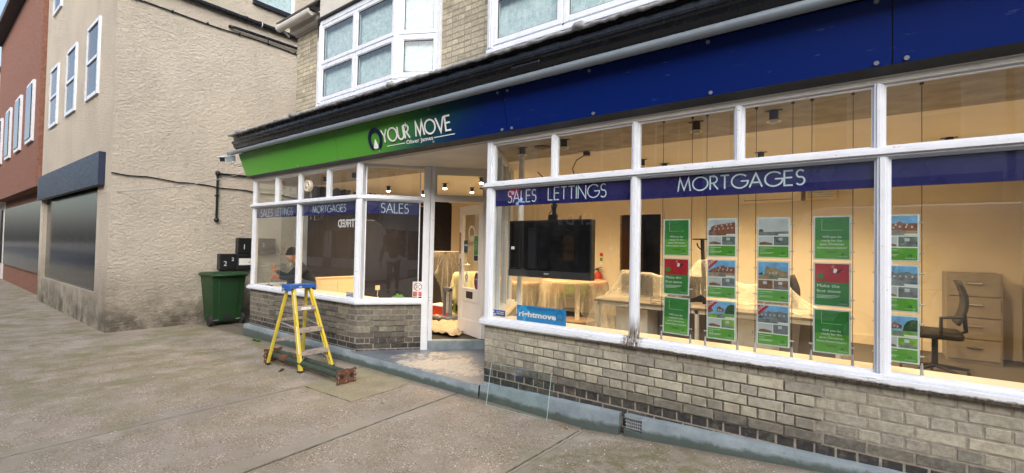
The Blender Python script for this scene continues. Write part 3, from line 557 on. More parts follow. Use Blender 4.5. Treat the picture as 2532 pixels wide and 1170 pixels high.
# ---------- fascia sign (a thing of its own, bolted to the shop)
FB=Vector((0,-.12,2.640)); FT=Vector((0,-.21,3.025)); fu=(FT-FB).normalized(); FH=(FT-FB).length; fn=Vector((0,-fu.z,fu.y)); 
if fn.y>0: fn=-fn
FS=T('fascia_sign','long blue sign board fading to green at its left end, white name lettering','shop sign',(-5.4,-.12,2.64))
def fp(x,s,o=0): return Vector((x,FB.y,FB.z))+fu*s+fn*o
for i,(a_,b_) in enumerate(((-5.405,-2.578),(-2.570,.336),(.344,3.26),(3.268,6.2))):
    m=B('sign_gradient' if i<3 else 'sign_gradient')
    ex=-.12 if i==0 else 0; sh=-.045*0
    P_=[fp(a_,0),fp(b_,0),fp(b_,FH),fp(a_+ex,FH)]; Q=[p-fn*.012 for p in P_]
    m.add(P_+Q,[(0,1,2,3),(7,6,5,4),(0,4,5,1),(1,5,6,2),(2,6,7,3),(3,7,4,0)]); m.build('sign_panel',FS)
m=B('sign_black'); m.add([fp(-5.40,-.0,-.013),fp(6.2,-.0,-.013),fp(6.2,FH,-.013),fp(-5.5,FH,-.013),(-5.38,-.03,2.605),(6.2,-.03,2.605),(6.2,-.02,3.03),(-5.5,-.02,3.03)],[(0,1,2,3),(7,6,5,4),(0,4,5,1),(1,5,6,2),(2,6,7,3),(3,7,4,0)])
m.build('backing_board',FS)
for x in (-5.30,-4.6,-3.65,-2.64,-2.51,-1.67,-.70,.28,.40,1.28,2.235,3.19,3.33):
    for s_ in (.022,FH-.022): B('bolt_grey').cyl(fp(x,s_,0),.0135,.010,12,axis=fn).build('bolt',FS)
tu=fu; hl=lambda z:(z-2.64)/fu.z
L_=B('letter_white'); strokes(L_,'YOUR MOVE',fp(-1.575,hl(2.752),.008),X_,tu,fn,1.175,.150,.0185,.006,gap=.12)
L_.build('lettering',FS)
L_=B('letter_white'); textm(L_,'Oliver James',fp(-1.155,hl(2.687),.002),X_,tu,fn,.062,.002,width=.452,bold=.012)
for a_,b_ in ((-1.515,-1.175),(-.685,-.365)): L_.poly([(a_,-.004),(b_,-.004),(b_,.004),(a_,.004)],fp(0,hl(2.705),.001),X_,tu,fn,.002)
L_.build('lettering',FS)
L_=B('logo_navy'); logo(L_,fp(-1.71,hl(2.808),.008),0,.140,X_,tu,fn,.048,.006,asp=.98); L_.build('logo_ring',FS)
L_=B('letter_white'); L_.poly([(0,.005),(-.05,-.098),(-.025,-.11),(0,-.114),(.025,-.11),(.05,-.098)],fp(-1.71,hl(2.808),.008),X_,tu,fn,.006); L_.build('logo_wedge',FS)

# cornice, lead edge, roof
c=B('black_paint'); prof=[(-.02,3.03),(-.21,3.03),(-.235,3.035),(-.25,3.06),(-.285,3.072),(-.315,3.09),(-.335,3.12),(-.345,3.155),(-.362,3.165),(-.368,3.182),(-.362,3.196),(-.345,3.20),(-.335,3.215),(-.335,3.262),(-.352,3.272),(-.375,3.276),(-.38,3.288),(.0,3.35),(.0,3.03)]
def extr(mb,prof,xs,jit=0,closed=True):
    n=len(prof); vs=[(x,y+random.uniform(-jit,jit),z+random.uniform(-jit,jit)) for x in xs for (y,z) in prof]
    fs=[(i*n+j,(i+1)*n+j,(i+1)*n+(j+1)%n,i*n+(j+1)%n) for i in range(len(xs)-1) for j in range(n if closed else n-1)]
    mb.add(vs,fs); mb.add(vs[:n],[tuple(range(n))]); mb.add(vs[-n:],[tuple(range(n))[::-1]])
extr(c,prof,[-5.42,-4,-2.6,-1.19]); prof2=[(y-.006 if y<-.2 else y,z) for y,z in prof]; extr(c,prof2,[-1.185,0,1.5,3,7])
c.build('cornice',SH)
c=B('black_paint'); c.box(.55,.87,-.358,-.33,3.115,3.15); c.build('vent_plate',SH,bevel=.012)
l=B('lead_grey'); pts=[];rr=[];x=-5.47
while x<7:
    pts.append((x,-.392+random.uniform(-.007,.007),3.297+random.uniform(-.006,.006))); rr.append(.019+random.uniform(-.004,.004)); x+=.045
l.tube(pts,rr,8)
for x in (-5.1,-3.35,-1.14,1.28,3.4,5.2): 
    l.tube([(x-.05,-.398,3.300),(x-.02,-.40,3.312),(x+.03,-.40,3.312),(x+.06,-.395,3.30)],[.02,.034,.034,.02],9); l.tube([(x,-.39,3.305),(x,-.2,3.36),(x,.3,3.52),(x,.6,3.62)],.03,8)
extr(l,[(-.40,3.288),(-.39,3.302),(.62,3.62),(.62,3.60),(-.38,3.284)],[-5.47+.25*i for i in range(51)],.003)
l.build('lead_roof',SH)
a=T('awning_tube','long grey tube running above the sign board along the whole shop front','awning',(-5.6,-.3,3.035))
t=B('tube_grey'); t.tube([(-5.66,-.3,3.030),(-2,-.3,3.032),(-1.215,-.3,3.034)],.036,24); t.tube([(-1.235,-.3,3.034),(-1.205,-.3,3.034)],.0395,24); t.tube([(-1.205,-.3,3.034),(7,-.3,3.046)],.038,24)
t.build('tube',a); t=B('dark_metal'); t.cyl((-5.675,-.3,3.03),.037,.016,20,'x'); t.tube([(-5.67,-.3,3.0),(-5.66,-.29,2.93),(-5.60,-.26,2.86),(-5.52,-.22,2.85)],.006,6)
for x in (-5.3,-3.2,-1.0,1.2,3.4,5.6): t.box(x-.02,x+.02,-.30,-.20,3.02,3.045)
t.build('bracket',a)

# ---------- upper storey
XU,LU=xf((-5.19,.6),(-4.405,.6)); bricks('upper_wall',SH,XU,LU,3.43,5.38,'brick_upper',bond='flem')
XU,LU=xf((-1.415,.6),(-.45,.6)); bricks('upper_wall',SH,XU,LU,3.43,5.38,'brick_upper',bond='flem')
XU,LU=xf((2.2,.6),(7.0,.6)); bricks('upper_wall',SH,XU,LU,3.43,5.38,'brick_upper',bond='flem')
B('street_cream').box(-5.19,-5.1,.83,6,3.3,5.4).build('upper_side_wall',SH)
B('mortar').box(-4.41,-1.41,.72,.82,3.3,5.4).box(-.46,2.21,.72,.82,3.3,5.4).build('inner_wall',SH)
def sash(parent,X,x0,x1,z0,z1,f=.052,open_=False,curtain=True):
    m=M(X).mat('upvc'); y=-.012
    for (a_,b_,c_,e_) in ((x0,x0+f,z0,z1),(x1-f,x1,z0,z1),(x0+f,x1-f,z0,z0+f),(x0+f,x1-f,z1-f,z1)): m.box(a_,b_,y,.05,c_,e_)
    q=.012
    for (a_,b_,c_,e_) in ((x0+f,x0+f+q,z0+f,z1-f),(x1-f-q,x1-f,z0+f,z1-f),(x0+f+q,x1-f-q,z0+f,z0+f+q),(x0+f+q,x1-f-q,z1-f-q,z1-f)): m.box(a_,b_,y+.008,.04,c_,e_)
    o=m.build('window_sash',parent,bevel=.004)
    p=M(X).mat('glass_upper'); p.add([(x0+f,.015,z0+f),(x1-f,.015,z0+f),(x1-f,.015,z1-f),(x0+f,.015,z1-f)],[(0,1,2,3)]); p.build('pane',o,fix=False)
    g=M(X).mat('rubber'); e=.004; x2,x3,z2,z3=x0+f+q,x1-f-q,z0+f+q,z1-f-q
    for (a_,b_,c_,e_) in ((x2,x2+e,z2,z3),(x3-e,x3,z2,z3),(x2,x3,z2,z2+e),(x2,x3,z3-e,z3)): g.box(a_,b_,y+.012,.013,c_,e_)
    g.build('gasket',o)
def bay(x0,x1,label,lw=.535):
    zs,zt=3.745,4.985; zm=4.335
    W=[xf((x0-lw,.6),(x0,.3)),xf((x0,.3),(x1,.3)),xf((x1,.3),(x1+.535,.6))]
    bo=B('upvc')
    pts=[(x0-lw,.6),(x0,.3),(x1,.3),(x1+.535,.6)]; cen=Vector(((x0+x1)/2,.6))
    def ring(out,z0,z1,mat,name,inn=.12):
        m=B(mat); o_=[(Vector(p)+(Vector((Vector(p).x-cen.x,0)).normalized()*out*.5+Vector((0,-out)) if p[1]<.5 else Vector(((1 if p[0]>cen.x else -1)*out*1.6,0)))) for p in pts]
        m.poly([(p.x,p.y) for p in o_]+[],(0,0,z0),X_,Y_,Z_,z1-z0); return m.build(name,SH,bevel=.004)
    ring(.045,3.675,3.715,'upvc','bay_sill'); ring(.005,3.715,zs,'upvc','bay_sill'); ring(-.01,3.50,3.675,'black_paint','bay_gap_shadow')  # black ring below the sill paints in the shadow gap under the bay
    ring(.012,zt,5.07,'upvc','bay_head'); ring(.05,5.07,5.10,'sign_black','bay_drip'); ring(.02,5.10,5.62,'cream_timber','bay_cheek'); ring(.11,5.62,5.70,'slate','bay_roof')
    for k,(X,L) in enumerate(W):
        cols=[0.03,L/2,L-.03] if k==1 else [.035,L-.02]
        o=M(X).mat('upvc'); f=.035
        for i in range(len(cols)-1):
            sash(SH,X,cols[i]+.010,cols[i+1]-.010,zs+.02,zm-.012); sash(SH,X,cols[i]+.010,cols[i+1]-.010,zm+.012,zt-.01)
        for cx in cols: o.box(cx-.012,cx+.012,.0,.055,zs,zt)
        o.box(0,L,.0,.055,zm-.014,zm+.014); o.box(0,L,.0,.055,zs,zs+.022); o.box(0,L,.0,.055,zt-.012,zt)
        o.build('window_frame',SH)
        cc=M(X).mat('net_curtain'); n=int(L*40)
        cc.add([(L*i/n,.075+.003*math.sin(i*1.9)+random.uniform(-.001,.001),z) for z in (zs,zt) for i in range(n+1)],[(i,i+1,n+2+i,n+1+i) for i in range(n)],True); cc.build('net_curtain',SH,fix=False)
    for p in ((x0,.3),(x1,.3)):
        a_=M(Matrix.Translation((p[0],p[1]+.012,0))@Matrix.Rotation(rad(15 if p[0]>cen.x else -15),4,'Z')).mat('upvc'); a_.box(-.045,.045,-.028,.05,zs-.005,zt); a_.box(-.02,.02,-.036,-.028,zs,zt); a_.build('bay_post',SH,bevel=.004)
    for sx,xx in ((1,x1+.535),(-1,x0-lw)): B('upvc').box(xx-.03,xx+.03,.56,.61,zs,zt).build('bay_post',SH,bevel=.004)
bay(-3.87,-1.95,''); bay(-.27,1.65,'',.18)
# eaves left of the first bay
e=B('cream_timber'); e.box(-5.25,-4.30,.33,.62,5.39,5.42); e.box(-5.25,-4.30,.48,.60,5.30,5.39); e.box(-5.25,-4.42,.585,.60,5.26,5.30); e.build('eaves_board',SH)
e=B('soffit_paint'); n=9; pr=[(.36+.065*math.cos(rad(180+180*i/n)),5.40+.075*math.sin(rad(180+180*i/n))) for i in range(n+1)]; pr+= [(y*.9+.036,z) for y,z in pr[::-1]]
extr(e,[(.30,5.42)]+pr[:n+1]+[(.42,5.42)],[-5.42,-4.9,-4.3]); e.tube([(-5.30,.36,5.36),(-5.30,.5,5.26)],.02,8); e.build('gutter',SH)
r=B('slate'); r.add([(-5.4,.30,5.44),(7,.30,5.44),(7,4.5,8.4),(-5.4,4.5,8.4),(-5.4,.30,5.47),(7,.30,5.47),(7,4.5,8.43),(-5.4,4.5,8.43)],[(0,1,2,3),(7,6,5,4),(0,4,5,1),(1,5,6,2),(2,6,7,3),(3,7,4,0)]); r.build('roof',SH)

# ---------- rendered neighbour
NX=-7.5
NB_=T('neighbour_building','tall building with a bare rough cream rendered side wall facing the alley','building',(NX-3,0,-.2))
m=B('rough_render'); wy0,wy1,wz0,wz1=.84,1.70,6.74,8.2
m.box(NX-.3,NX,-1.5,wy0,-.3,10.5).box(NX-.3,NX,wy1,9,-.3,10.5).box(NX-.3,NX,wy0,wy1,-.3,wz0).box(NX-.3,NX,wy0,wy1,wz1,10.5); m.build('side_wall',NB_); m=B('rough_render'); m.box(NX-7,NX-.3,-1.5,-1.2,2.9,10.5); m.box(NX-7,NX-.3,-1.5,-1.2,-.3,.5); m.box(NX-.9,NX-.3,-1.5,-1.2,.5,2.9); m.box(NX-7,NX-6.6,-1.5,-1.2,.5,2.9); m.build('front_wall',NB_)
B('street_dark').box(NX-6.6,NX-.9,-1.42,-1.38,.5,2.9).build('shop_glass',NB_); B('street_navy').box(NX-6.8,NX-.4,-1.6,-1.5,2.5,3.1).build('shop_fascia',NB_)
for i in range(3):
    for z in (4.3,7.2): x=NX-1.6-i*2.0; f=B('upvc').box(x-.5,x-.43,-1.54,-1.49,z,z+1.5).box(x+.43,x+.5,-1.54,-1.49,z,z+1.5).box(x-.43,x+.43,-1.54,-1.49,z,z+.07).box(x-.43,x+.43,-1.54,-1.49,z+1.43,z+1.5).box(x-.43,x+.43,-1.54,-1.49,z+.72,z+.78).build('window',NB_); B('street_dark').box(x-.43,x+.43,-1.52,-1.505,z+.07,z+1.43).build('pane',f)
for k,(xa,xb,mt,lb) in enumerate([(-24,-14.6,'street_brick','red brick building two doors along on the same side of the street'),(-38,-24.1,'street_cream','cream building three doors along on the same side of the street')]):
    a=T('terrace_building',lb,'building',((xa+xb)/2,0,-.2),'buildings along the shop side'); B(mt).box(xa,xb,-1.6-.1*k,6,2.9,9-k).box(xa,xb,-1.3,6,-.3,2.9).build('wall',a); B('street_dark').box(xa+.5,xb-.5,-1.36,-1.3,.5,2.6).build('shop_glass',a); B('slate').box(xa-.1,xb+.1,-1.9,6.2,9-k,9.2-k).build('roof',a)
    for i in range(4): x=xa+1.2+i*(xb-xa-2.4)/3; f=B('upvc').box(x-.55,x+.55,-1.66-.1*k,-1.6-.1*k,4.2,5.9).build('window',a); B('street_dark').box(x-.46,x+.46,-1.68-.1*k,-1.66-.1*k,4.3,5.8).build('pane',f)
m=B('slate')
m=B('slate'); m.box(NX-7.2,NX+.15,-1.8,9.1,10.5,10.65); m.build('roof',NB_)
m=B('upvc'); 
for (a_,b_,c_,d_) in ((wy0,wy0+.06,wz0,wz1),(wy1-.06,wy1,wz0,wz1),(wy0+.06,wy1-.06,wz0,wz0+.06),(wy0+.06,wy1-.06,wz1-.06,wz1)): m.box(NX-.09,NX-.03,a_,b_,c_,d_)
wf=m.build('window_frame',NB_,bevel=.005); B('net_curtain').box(NX-.14,NX-.12,wy0,wy1,wz0,wz1).build('curtain',wf); p=B('glass_upper'); p.add([(NX-.06,wy0,wz0),(NX-.06,wy1,wz0),(NX-.06,wy1,wz1),(NX-.06,wy0,wz1)],[(0,1,2,3)]); p.build('pane',wf,fix=False)
B('black_paint').box(NX-.08,NX+.07,wy0-.08,wy1+.08,wz0-.09,wz0).build('window_sill',NB_)
m=B('black_paint'); m.tube([(NX+.06,-1.5,6.255),(NX+.06,.3,6.245),(NX+.06,8,6.21)],.055,14)
for y in (-1.3,-.5,.62,.92,2.2,4): m.tube([(NX+.06,y-.025,6.244),(NX+.06,y+.025,6.244)],.064,14)
m.build('drain_pipe',NB_,label='thick black horizontal drain pipe')
B('upvc').tube([(NX+.06,.92,6.243),(NX+.06,.94,6.243)],.066,14).build('pipe_clip',NB_)
m=B('black_paint'); m.tube([(NX-.02,.33,5.99),(NX+.05,.33,5.985),(NX+.07,.37,5.98),(NX+.07,1.0,5.99),(NX+.07,5,6.02)],.032,12); m.tube([(NX+.07,1.08,5.97),(NX+.07,1.08,5.90)],.016,8); m.build('overflow_pipe',NB_)
m=B('black_paint'); m.tube([(NX+.02,-1.5+.4*i,5.885+.012*math.sin(i*1.3)) for i in range(20)],.013,7)
for i in range(12): m.box(NX,NX+.04,-1.3+i*.6,-1.27+i*.6,5.87,5.91)
m.build('wall_cable',NB_)
m=B('black_paint'); m.tube([(NX+.035,.186,1.95),(NX+.035,.186,2.90)],.022,10); m.tube([(NX+.035,.186,2.895),(NX+.035,.9,2.915),(NX+.035,3,2.93)],.02,10); m.sphere((NX+.04,.186,2.90),.05); m.sphere((NX+.04,.186,1.95),.048)
for z in (2.45,): m.box(NX,NX+.06,.15,.222,z-.012,z+.012)
m.box(NX,NX+.06,.5,.52,2.88,2.93); m.build('conduit',NB_)
m=B('black_paint'); m.tube([(NX+.02,-1.5+.25*i,2.69-.01*i-.015*math.sin(i*2.)) for i in range(14)]+[(NX+.02,6,2.6)],.012,6); m.build('wall_cable',NB_)
m=B('galv'); m.tube([(-5.42,-.14,2.70),(-6.1,-.3,2.62),(-6.9,-.62,2.50),(NX+.02,-1.4,2.36),(NX-.4,-1.55,2.34)],.007,6); o=m.build('overhead_cable',label='thin blue grey cable slung from the sign end to the rendered wall',cat='cable')
# mailboxes
def mailbox(y0,y1,z0,z1,txt,ty,tz,label,h=.12,extra=None):
    a=T('mailbox',label,'mailbox',(NX+.07,(y0+y1)/2,z0),'black mailboxes on the rendered wall')
    B('sign_black').box(NX,NX+.135,y0,y1,z0,z1).build('case',a,bevel=.006); f=B('black_plastic'); f.box(NX+.135,NX+.142,y0+.02,y1-.02,z0+.02,z1-.07); f.box(NX+.135,NX+.148,y0+.02,y1-.02,z1-.06,z1-.02); f.build('flap',a,bevel=.002)
    if txt: m=B('letter_pale'); textm(m,txt,(NX+.1422,ty,tz),Y_,Z_,X_,h,.001,bold=-.004); m.build('number',a)
    if extra: extra(a)
mailbox(.235,.565,.94,1.265,'2',.305,1.02,'black mailbox with a white 2, directly above the green bin lid',.14)
def tape(a):
    m=B('sticker_white'); m.box(NX+.142,NX+.146,.60,.90,1.03,1.17); m.build('tape_strip',a); m=B('black_plastic'); m.cyl((NX+.146,.80,1.09),.012,.003,8,'x'); m.build('lock',a)
mailbox(.57,.95,.93,1.265,'',.6,1.1,'black mailbox with a white paper strip, right of the one numbered 2',extra=tape)
mailbox(.575,.92,1.28,1.60,'1',.66,1.36,'black mailbox with a white 1, mounted highest on the wall',.15)
mailbox(1.0,1.35,1.28,1.60,'3',1.06,1.42,'black mailbox with a white 3, seen through the side window',.11)
m=B('letter_pale'); textm(m,'2',(NX+.1425,.455,1.12),Y_,Z_,X_,.10,.001,bold=.01); m.build('loose_number',label='small crooked white digit 2 stuck at the top of a mailbox',cat='sticker')
# wheelie bin
bn=T('wheelie_bin','dark green wheelie bin standing against the cream wall','bin',(-7.0,.2,gz(-7))); zb=-.105
def tap(mb,x0,x1,y0,y1,z0,X0,X1_,Y0,Y1,z1):
    mb.add([(x0,y0,z0),(x1,y0,z0),(x1,y1,z0),(x0,y1,z0),(X0,Y0,z1),(X1_,Y0,z1),(X1_,Y1,z1),(X0,Y1,z1)],[(0,3,2,1),(4,5,6,7),(0,1,5,4),(1,2,6,5),(2,3,7,6),(3,0,4,7)])
m=B('bin_green'); tap(m,-7.32,-6.90,-.02,.47,zb+.06,-7.42,-6.83,-.08,.53,.84); 
tap(m,-6.905,-6.885,.07,.38,zb+.08,-6.835,-6.815,.03,.42,.80); m.box(-7.44,-6.80,-.10,.55,.83,.855); m.build('body',bn,bevel=.018)
m=B('bin_green'); m.add([(-7.48,-.12,.855),(-6.80,-.12,.855),(-6.80,.57,.855),(-7.48,.57,.855),(-7.44,-.08,.905),(-6.86,-.08,.925),(-6.86,.53,.925),(-7.44,.53,.905)],[(0,3,2,1),(4,5,6,7),(0,1,5,4),(1,2,6,5),(2,3,7,6),(3,0,4,7)])
m.build('lid',bn,bevel=.015); m=B('bin_green'); m.tube([(-6.79,-.06,.86),(-6.72,-.06,.865),(-6.72,.51,.865),(-6.79,.51,.86)],.016,8)
for y in (.02,.16,.29,.43): m.box(-6.83,-6.73,y-.02,y+.02,.85,.885)
m.build('handle',bn); m=B('rubber')
for y in (-.075,.50): 
    o=B('rubber'); o.cyl((-6.9,y-.025,zb+.10),.10,.05,24,'y'); wo_=o.build('wheel',bn,bevel=.01); h=B('dark_metal'); h.cyl((-6.9,y-.03,zb+.10),.035,.06,12,'y'); h.build('hub',wo_)
B('galv').tube([(-6.9,-.06,zb+.10),(-6.9,.5,zb+.10)],.009,8).build('axle',bn); B('sign_black').box(-6.888,-6.872,.15,.31,zb+.12,zb+.19).build('grip_slot',bn)
# CCTV camera
a=T('security_camera','grey box security camera on an arm at the left end of the sign','camera',(-5.6,-.3,2.85))
R_=Matrix.Translation((-5.63,-.33,2.93))@Matrix.Rotation(rad(35),4,'Z')@Matrix.Rotation(rad(14),4,'X')@Matrix.Scale(1.25,4)
M(R_).mat('upvc').box(-.045,.045,-.12,.10,-.035,.035).box(-.055,.055,-.15,.11,.035,.045).build('housing',a,bevel=.006)
M(R_).mat('sign_black').box(-.034,.034,-.124,-.12,-.026,.026).build('lens_window',a); B('galv').tube([(-5.60,-.30,2.90),(-5.56,-.24,2.85),(-5.42,-.13,2.86)],.012,8).sphere((-5.58,-.27,2.87),.025).build('arm',a); B('black_plastic').tube([(-5.60,-.27,2.90),(-5.58,-.26,2.83),(-5.50,-.2,2.81),(-5.44,-.15,2.84)],.004,6).build('lead',a)
# ================================================================== INTERIOR
FZ=.2
i_=B('carpet'); i_.poly([(-5.36,.1),(-2.32,.1),(-1.78,.72),(-.95,1.52),(-.02,.1),(4.6,.1),(4.6,5),(-5.1,5)],(0,0,.08),X_,Y_,Z_,FZ-.08); i_.build('interior_floor',SH)
i_=B('dim_old_ceiling'); i_.box(-5.36,4.6,.051,1.03,2.6,2.64); i_.build('front_ceiling',SH)
i_=B('main_ceiling'); i_.box(-5.12,4.6,1.03,5.0,2.6,2.66); i_.build('main_ceiling',SH)
i_=B('cream_wall'); dx0,dx1,dz=-.865,-.05,2.19
i_.box(-5.12,dx0,5,5.1,.08,2.66).box(dx1,4.7,5,5.1,.08,2.66).box(dx0,dx1,5,5.1,dz,2.66); i_.box(4.6,4.7,.1,5,.08,2.66); i_.build('interior_wall',SH)
i_=B('interior_trim'); i_.box(dx0-.06,dx0,4.98,5.02,FZ,dz+.06).box(dx1,dx1+.06,4.98,5.02,FZ,dz+.06).box(dx0,dx1,4.98,5.02,dz,dz+.06); i_.box(dx1+.06,4.6,4.985,5,FZ,FZ+.13).box(-5.1,dx0-.06,4.985,5,FZ,FZ+.13); i_.build('interior_trim',SH)
i_=B('interior_trim'); i_.box(-2.6,-1.75,4.98,5.02,FZ+1.93,FZ+2.0).box(-1.80,-1.75,4.98,5.02,FZ,FZ+2); i_.build('interior_trim',SH)
B('oak').box(-2.6,-1.80,4.985,5.01,FZ,FZ+1.93).build('panelled_door',SH)
i_=B('navy_wall'); i_.box(-5.13,-5.115,.86,4.54,.1,2.5); 
i_.build('feature_wall',SH); i_=B('cream_wall'); i_.box(-5.13,-5.12,4.54,5,.1,2.6).box(-5.13,-5.12,.86,4.54,2.5,2.6); i_.build('interior_wall',SH)
i_=B('navy_wall'); top=[(y:=.86+i*.06, 2.572+random.uniform(-.022,.02)) for i in range(62)]; i_.poly([(.86,2.45)]+[(4.54,2.45)]+top[::-1],(-5.116,0,0),Y_,Z_,X_,.003); i_.build('feature_wall',SH)
lg=B('gold'); logo(lg,Vector((-5.108,1.87,2.47)),0,.17,Y_,Z_,X_,.055,.004); strokes(lg,'YOUR MOVE',(-5.108,2.12,2.41),Y_,Z_,X_,1.5,.155,.024,.004); lg.build('wall_logo',SH)
# dark room behind the open rear door
i_=B('dark_wood'); i_.box(-1.4,.9,6.6,6.7,.1,2.7).box(-1.4,-1.3,5.1,6.6,.1,2.7).box(.8,.9,5.1,6.6,.1,2.7).box(-1.4,.9,5.1,6.6,.1,.2).box(-1.4,.9,5.1,6.6,2.6,2.7); i_.build('rear_room',SH)
X9,_=xf((-.87,5.04),(-.75,5.7)); i_=M(X9).mat('rear_wood'); i_.box(0,.78,-.02,.02,FZ,dz-.02); i_.box(.1,.68,-.026,-.02,1.2,1.95); dd_=i_.build('rear_door',SH)
i_=B('chrome')
for z in (.5,1.2,1.9): i_.cyl((-.868,5.01,z),.012,.1,8)
i_.build('hinge',dd_)
# window boards
wb=B('window_board'); wb.box(.02,4.6,.052,.42,.735,.762); wb.box(.02,4.6,.395,.42,.2,.735); wb.box(-5.34,-2.3,.052,.46,.735,.762); wb.box(-5.12,-2.4,.44,.46,.2,.735); wb.box(-5.34,-4.95,.46,.86,.735,.762); wb.build('window_board',SH)
wb=M(X2).mat('window_board'); wb.box(.03,L2-.05,.055,.22,.735,.762); wb.build('window_board',SH); wb=M(X4).mat('window_board'); wb.box(.05,L4-.05,.055,.16,.735,.762); wb.build('window_board',SH)
B('white_plastic').tube([(-.02,.60,.762),(-.02,.60,2.6)],.032,16).build('display_post',SH)

# lamps in the ceiling
def downlight(x,y,z,on,label,grp):
    a=T('downlight',label,'ceiling light',(x,y,z),grp)
    B('dark_metal').box(x-.06,x+.06,y-.012,y+.012,z-.006,z).cyl((x,y,z-.085),.032,.085,14).build('can',a)
    m=B('interior_trim' if not on else 'interior_trim'); m.tube([(x,y,z-.088),(x,y,z-.080)],[.052,.052],18); m.build('rim',a)
    m=B('bulb' if on else 'galv'); m.sphere((x,y,z-.092),(.032,.032,.014),14,6); m.build('lamp_bulb',a)
    if on:
        l=bpy.data.lights.new('lamp','SPOT'); l.energy=LAMP; l.color=(1,.655,.32); l.spot_size=rad(165); l.spot_blend=.8; l.shadow_soft_size=.05
        o=bpy.data.objects.new('lamp_light',l); link(o); o.parent=a; o.location=(0,0,-.125)
LAMP=80
for i,(x,y,lab) in enumerate([(.12,.42,'unlit ceiling lamp at the left end of the right shop window'),(.70,.34,'unlit ceiling lamp above the left half of the television window'),(1.98,.38,'unlit ceiling lamp above the first poster column'),(2.56,.38,'unlit ceiling lamp above the third poster column'),(.93,1.75,'small unlit ceiling lamp hanging behind the loose black cable'),(-3.95,.5,'unlit ceiling lamp beside the white fan in the left window'),(-3.15,.5,'unlit ceiling lamp at the right end of the left window')]): downlight(x,y,2.60,False,lab,'unlit ceiling lamps')
for i,(x,y,lab) in enumerate([(1.06,2.14,'lit ceiling lamp left of the two seen through the right top panes'),(2.17,2.02,'lit ceiling lamp right of the two seen through the right top panes'),(-2.78,2.05,'lit lamp at the left in the pane above the door'),(-1.75,1.85,'lit lamp with dark cap, top right in the pane above the door'),(-2.76,2.72,'lit lamp at the lower middle in the pane above the door'),(-1.20,2.95,'lit lamp at the right edge of the pane above the door'),(-4.02,1.80,'lit lamp at the left in the angled window top pane'),(-3.95,2.60,'lit lamp at the right in the angled window top pane'),(1.2,3.5,'lit ceiling lamp low behind the second row of the right windows'),(2.5,3.45,'lit ceiling lamp far right at the back'),(3.7,2.2,'lit ceiling lamp at the far right end of the room')]): downlight(x,y,2.60,True,lab,'lit ceiling lamps')
a=T('smoke_detector','small white detector on the ceiling with a blue strip, above the door','detector',(-2.1,2.3,2.57)); B('teal_dark').sphere((-2.1,2.3,2.5),(.09,.05,.02)).build('blue_strip',a); B('white_plastic').cyl((-2.1,2.3,2.50),.05,.1,16).build('case',a)
# ceiling rose + loose cable
a=T('ceiling_socket','dark ceiling socket with a long black cable hanging from it','socket',(.62,.95,2.6)); B('interior_trim').box(.52,.72,.93,.97,2.585,2.6).build('plate',a); B('black_plastic').cyl((.62,.95,2.545),.04,.045,14).build('cap',a)
m=B('black_plastic'); m.tube([(.60,.94,2.55),(.52,.9,2.50),(.50,.85,2.40),(.56,.8,2.28),(.50,.75,2.22),(.38,.7,2.21),(.27,.65,2.27),(.20,.6,2.35)],.006,6); m.build('cable',a)
B('dark_metal').tube([(.33,.5,2.597),(.33,.5,2.587)],[.09,.075],20).build('ceiling_ring',label='dark round ring set in the ceiling of the right window',cat='ceiling ring')
# television
a=T('television','large black flat television hanging in the right shop window','television',(.58,.3,1.2))
m=B('black_plastic'); m.box(.088,1.072,.26,.335,1.208,1.79); m.build('casing',a,bevel=.006)
b=NB('tv_screen'); b.bsdf((.004,.004,.005),.08,0,None,.32); B('tv_screen').box(.108,1.052,.256,.259,1.285,1.772).build('screen',a)
b=NB('tv_gloss'); b.bsdf((.03,.032,.034),.25,0,None,.5); m=B('tv_gloss'); m.box(.090,1.070,.252,.259,1.212,1.278); m.build('bottom_bezel',a,bevel=.002)
m=B('letter_white'); textm(m,'SONY',(.545,.2515,1.243),X_,Z_,NF,.022,.0006,bold=.02); m.build('maker_lettering',a)
m=B('sticker_white'); m.box(.12,.165,.2555,.2562,1.49,1.52); m.build('label_sticker',a)
m=B('black_plastic'); m.tube([(.58,.37,1.6),(.58,.37,2.6)],.022,12); m.box(.53,.63,.335,.36,1.55,1.85); m.tube([(.53,.35,1.86),(.56,.36,1.9),(.55,.36,1.95)],.005,6); m.tube([(.63,.35,1.83),(.60,.36,1.88),(.62,.36,1.96)],.005,6); m.build('ceiling_bracket',a)
B('dark_metal').box(.09,.60,.40,.41,1.79,1.80).build('shelf_rail',a)

# poster cables with clips
PY=.15
cab=[1.788,2.022,2.135,2.366,2.484,2.718,2.833,3.065,3.18,3.41]
for i,x in enumerate(cab):
    a=T('display_cable',['thin steel display cable left of the first poster column','thin steel display cable right of the first poster column','thin steel display cable left of the second poster column','thin steel display cable right of the second poster column','thin steel display cable left of the third poster column','thin steel display cable right of the third poster column','thin steel display cable left of the fourth poster column','thin steel display cable beyond the right edge of the fourth poster column','thin steel display cable left of the last poster column','thin steel display cable farthest to the right'][i],'cable',(x,PY,.762),'steel cables holding the posters')
    B('dark_metal').tube([(x,PY,.8),(x,PY,2.6)],.0022,6).build('wire',a); B('galv').tube([(x,PY,.762),(x,PY,.83),(x,PY,.85)],[.011,.007,.004],10).build('floor_anchor',a); B('dark_metal').cyl((x,PY,2.565),.011,.035,10).build('ceiling_anchor',a)
    for z in (1.71,1.52,1.395,1.205,1.085,.89):
        B('galv').box(x-.012,x+.012,PY-.007,PY+.007,z-.0045,z+.0045).build('clip',a,bevel=.002)
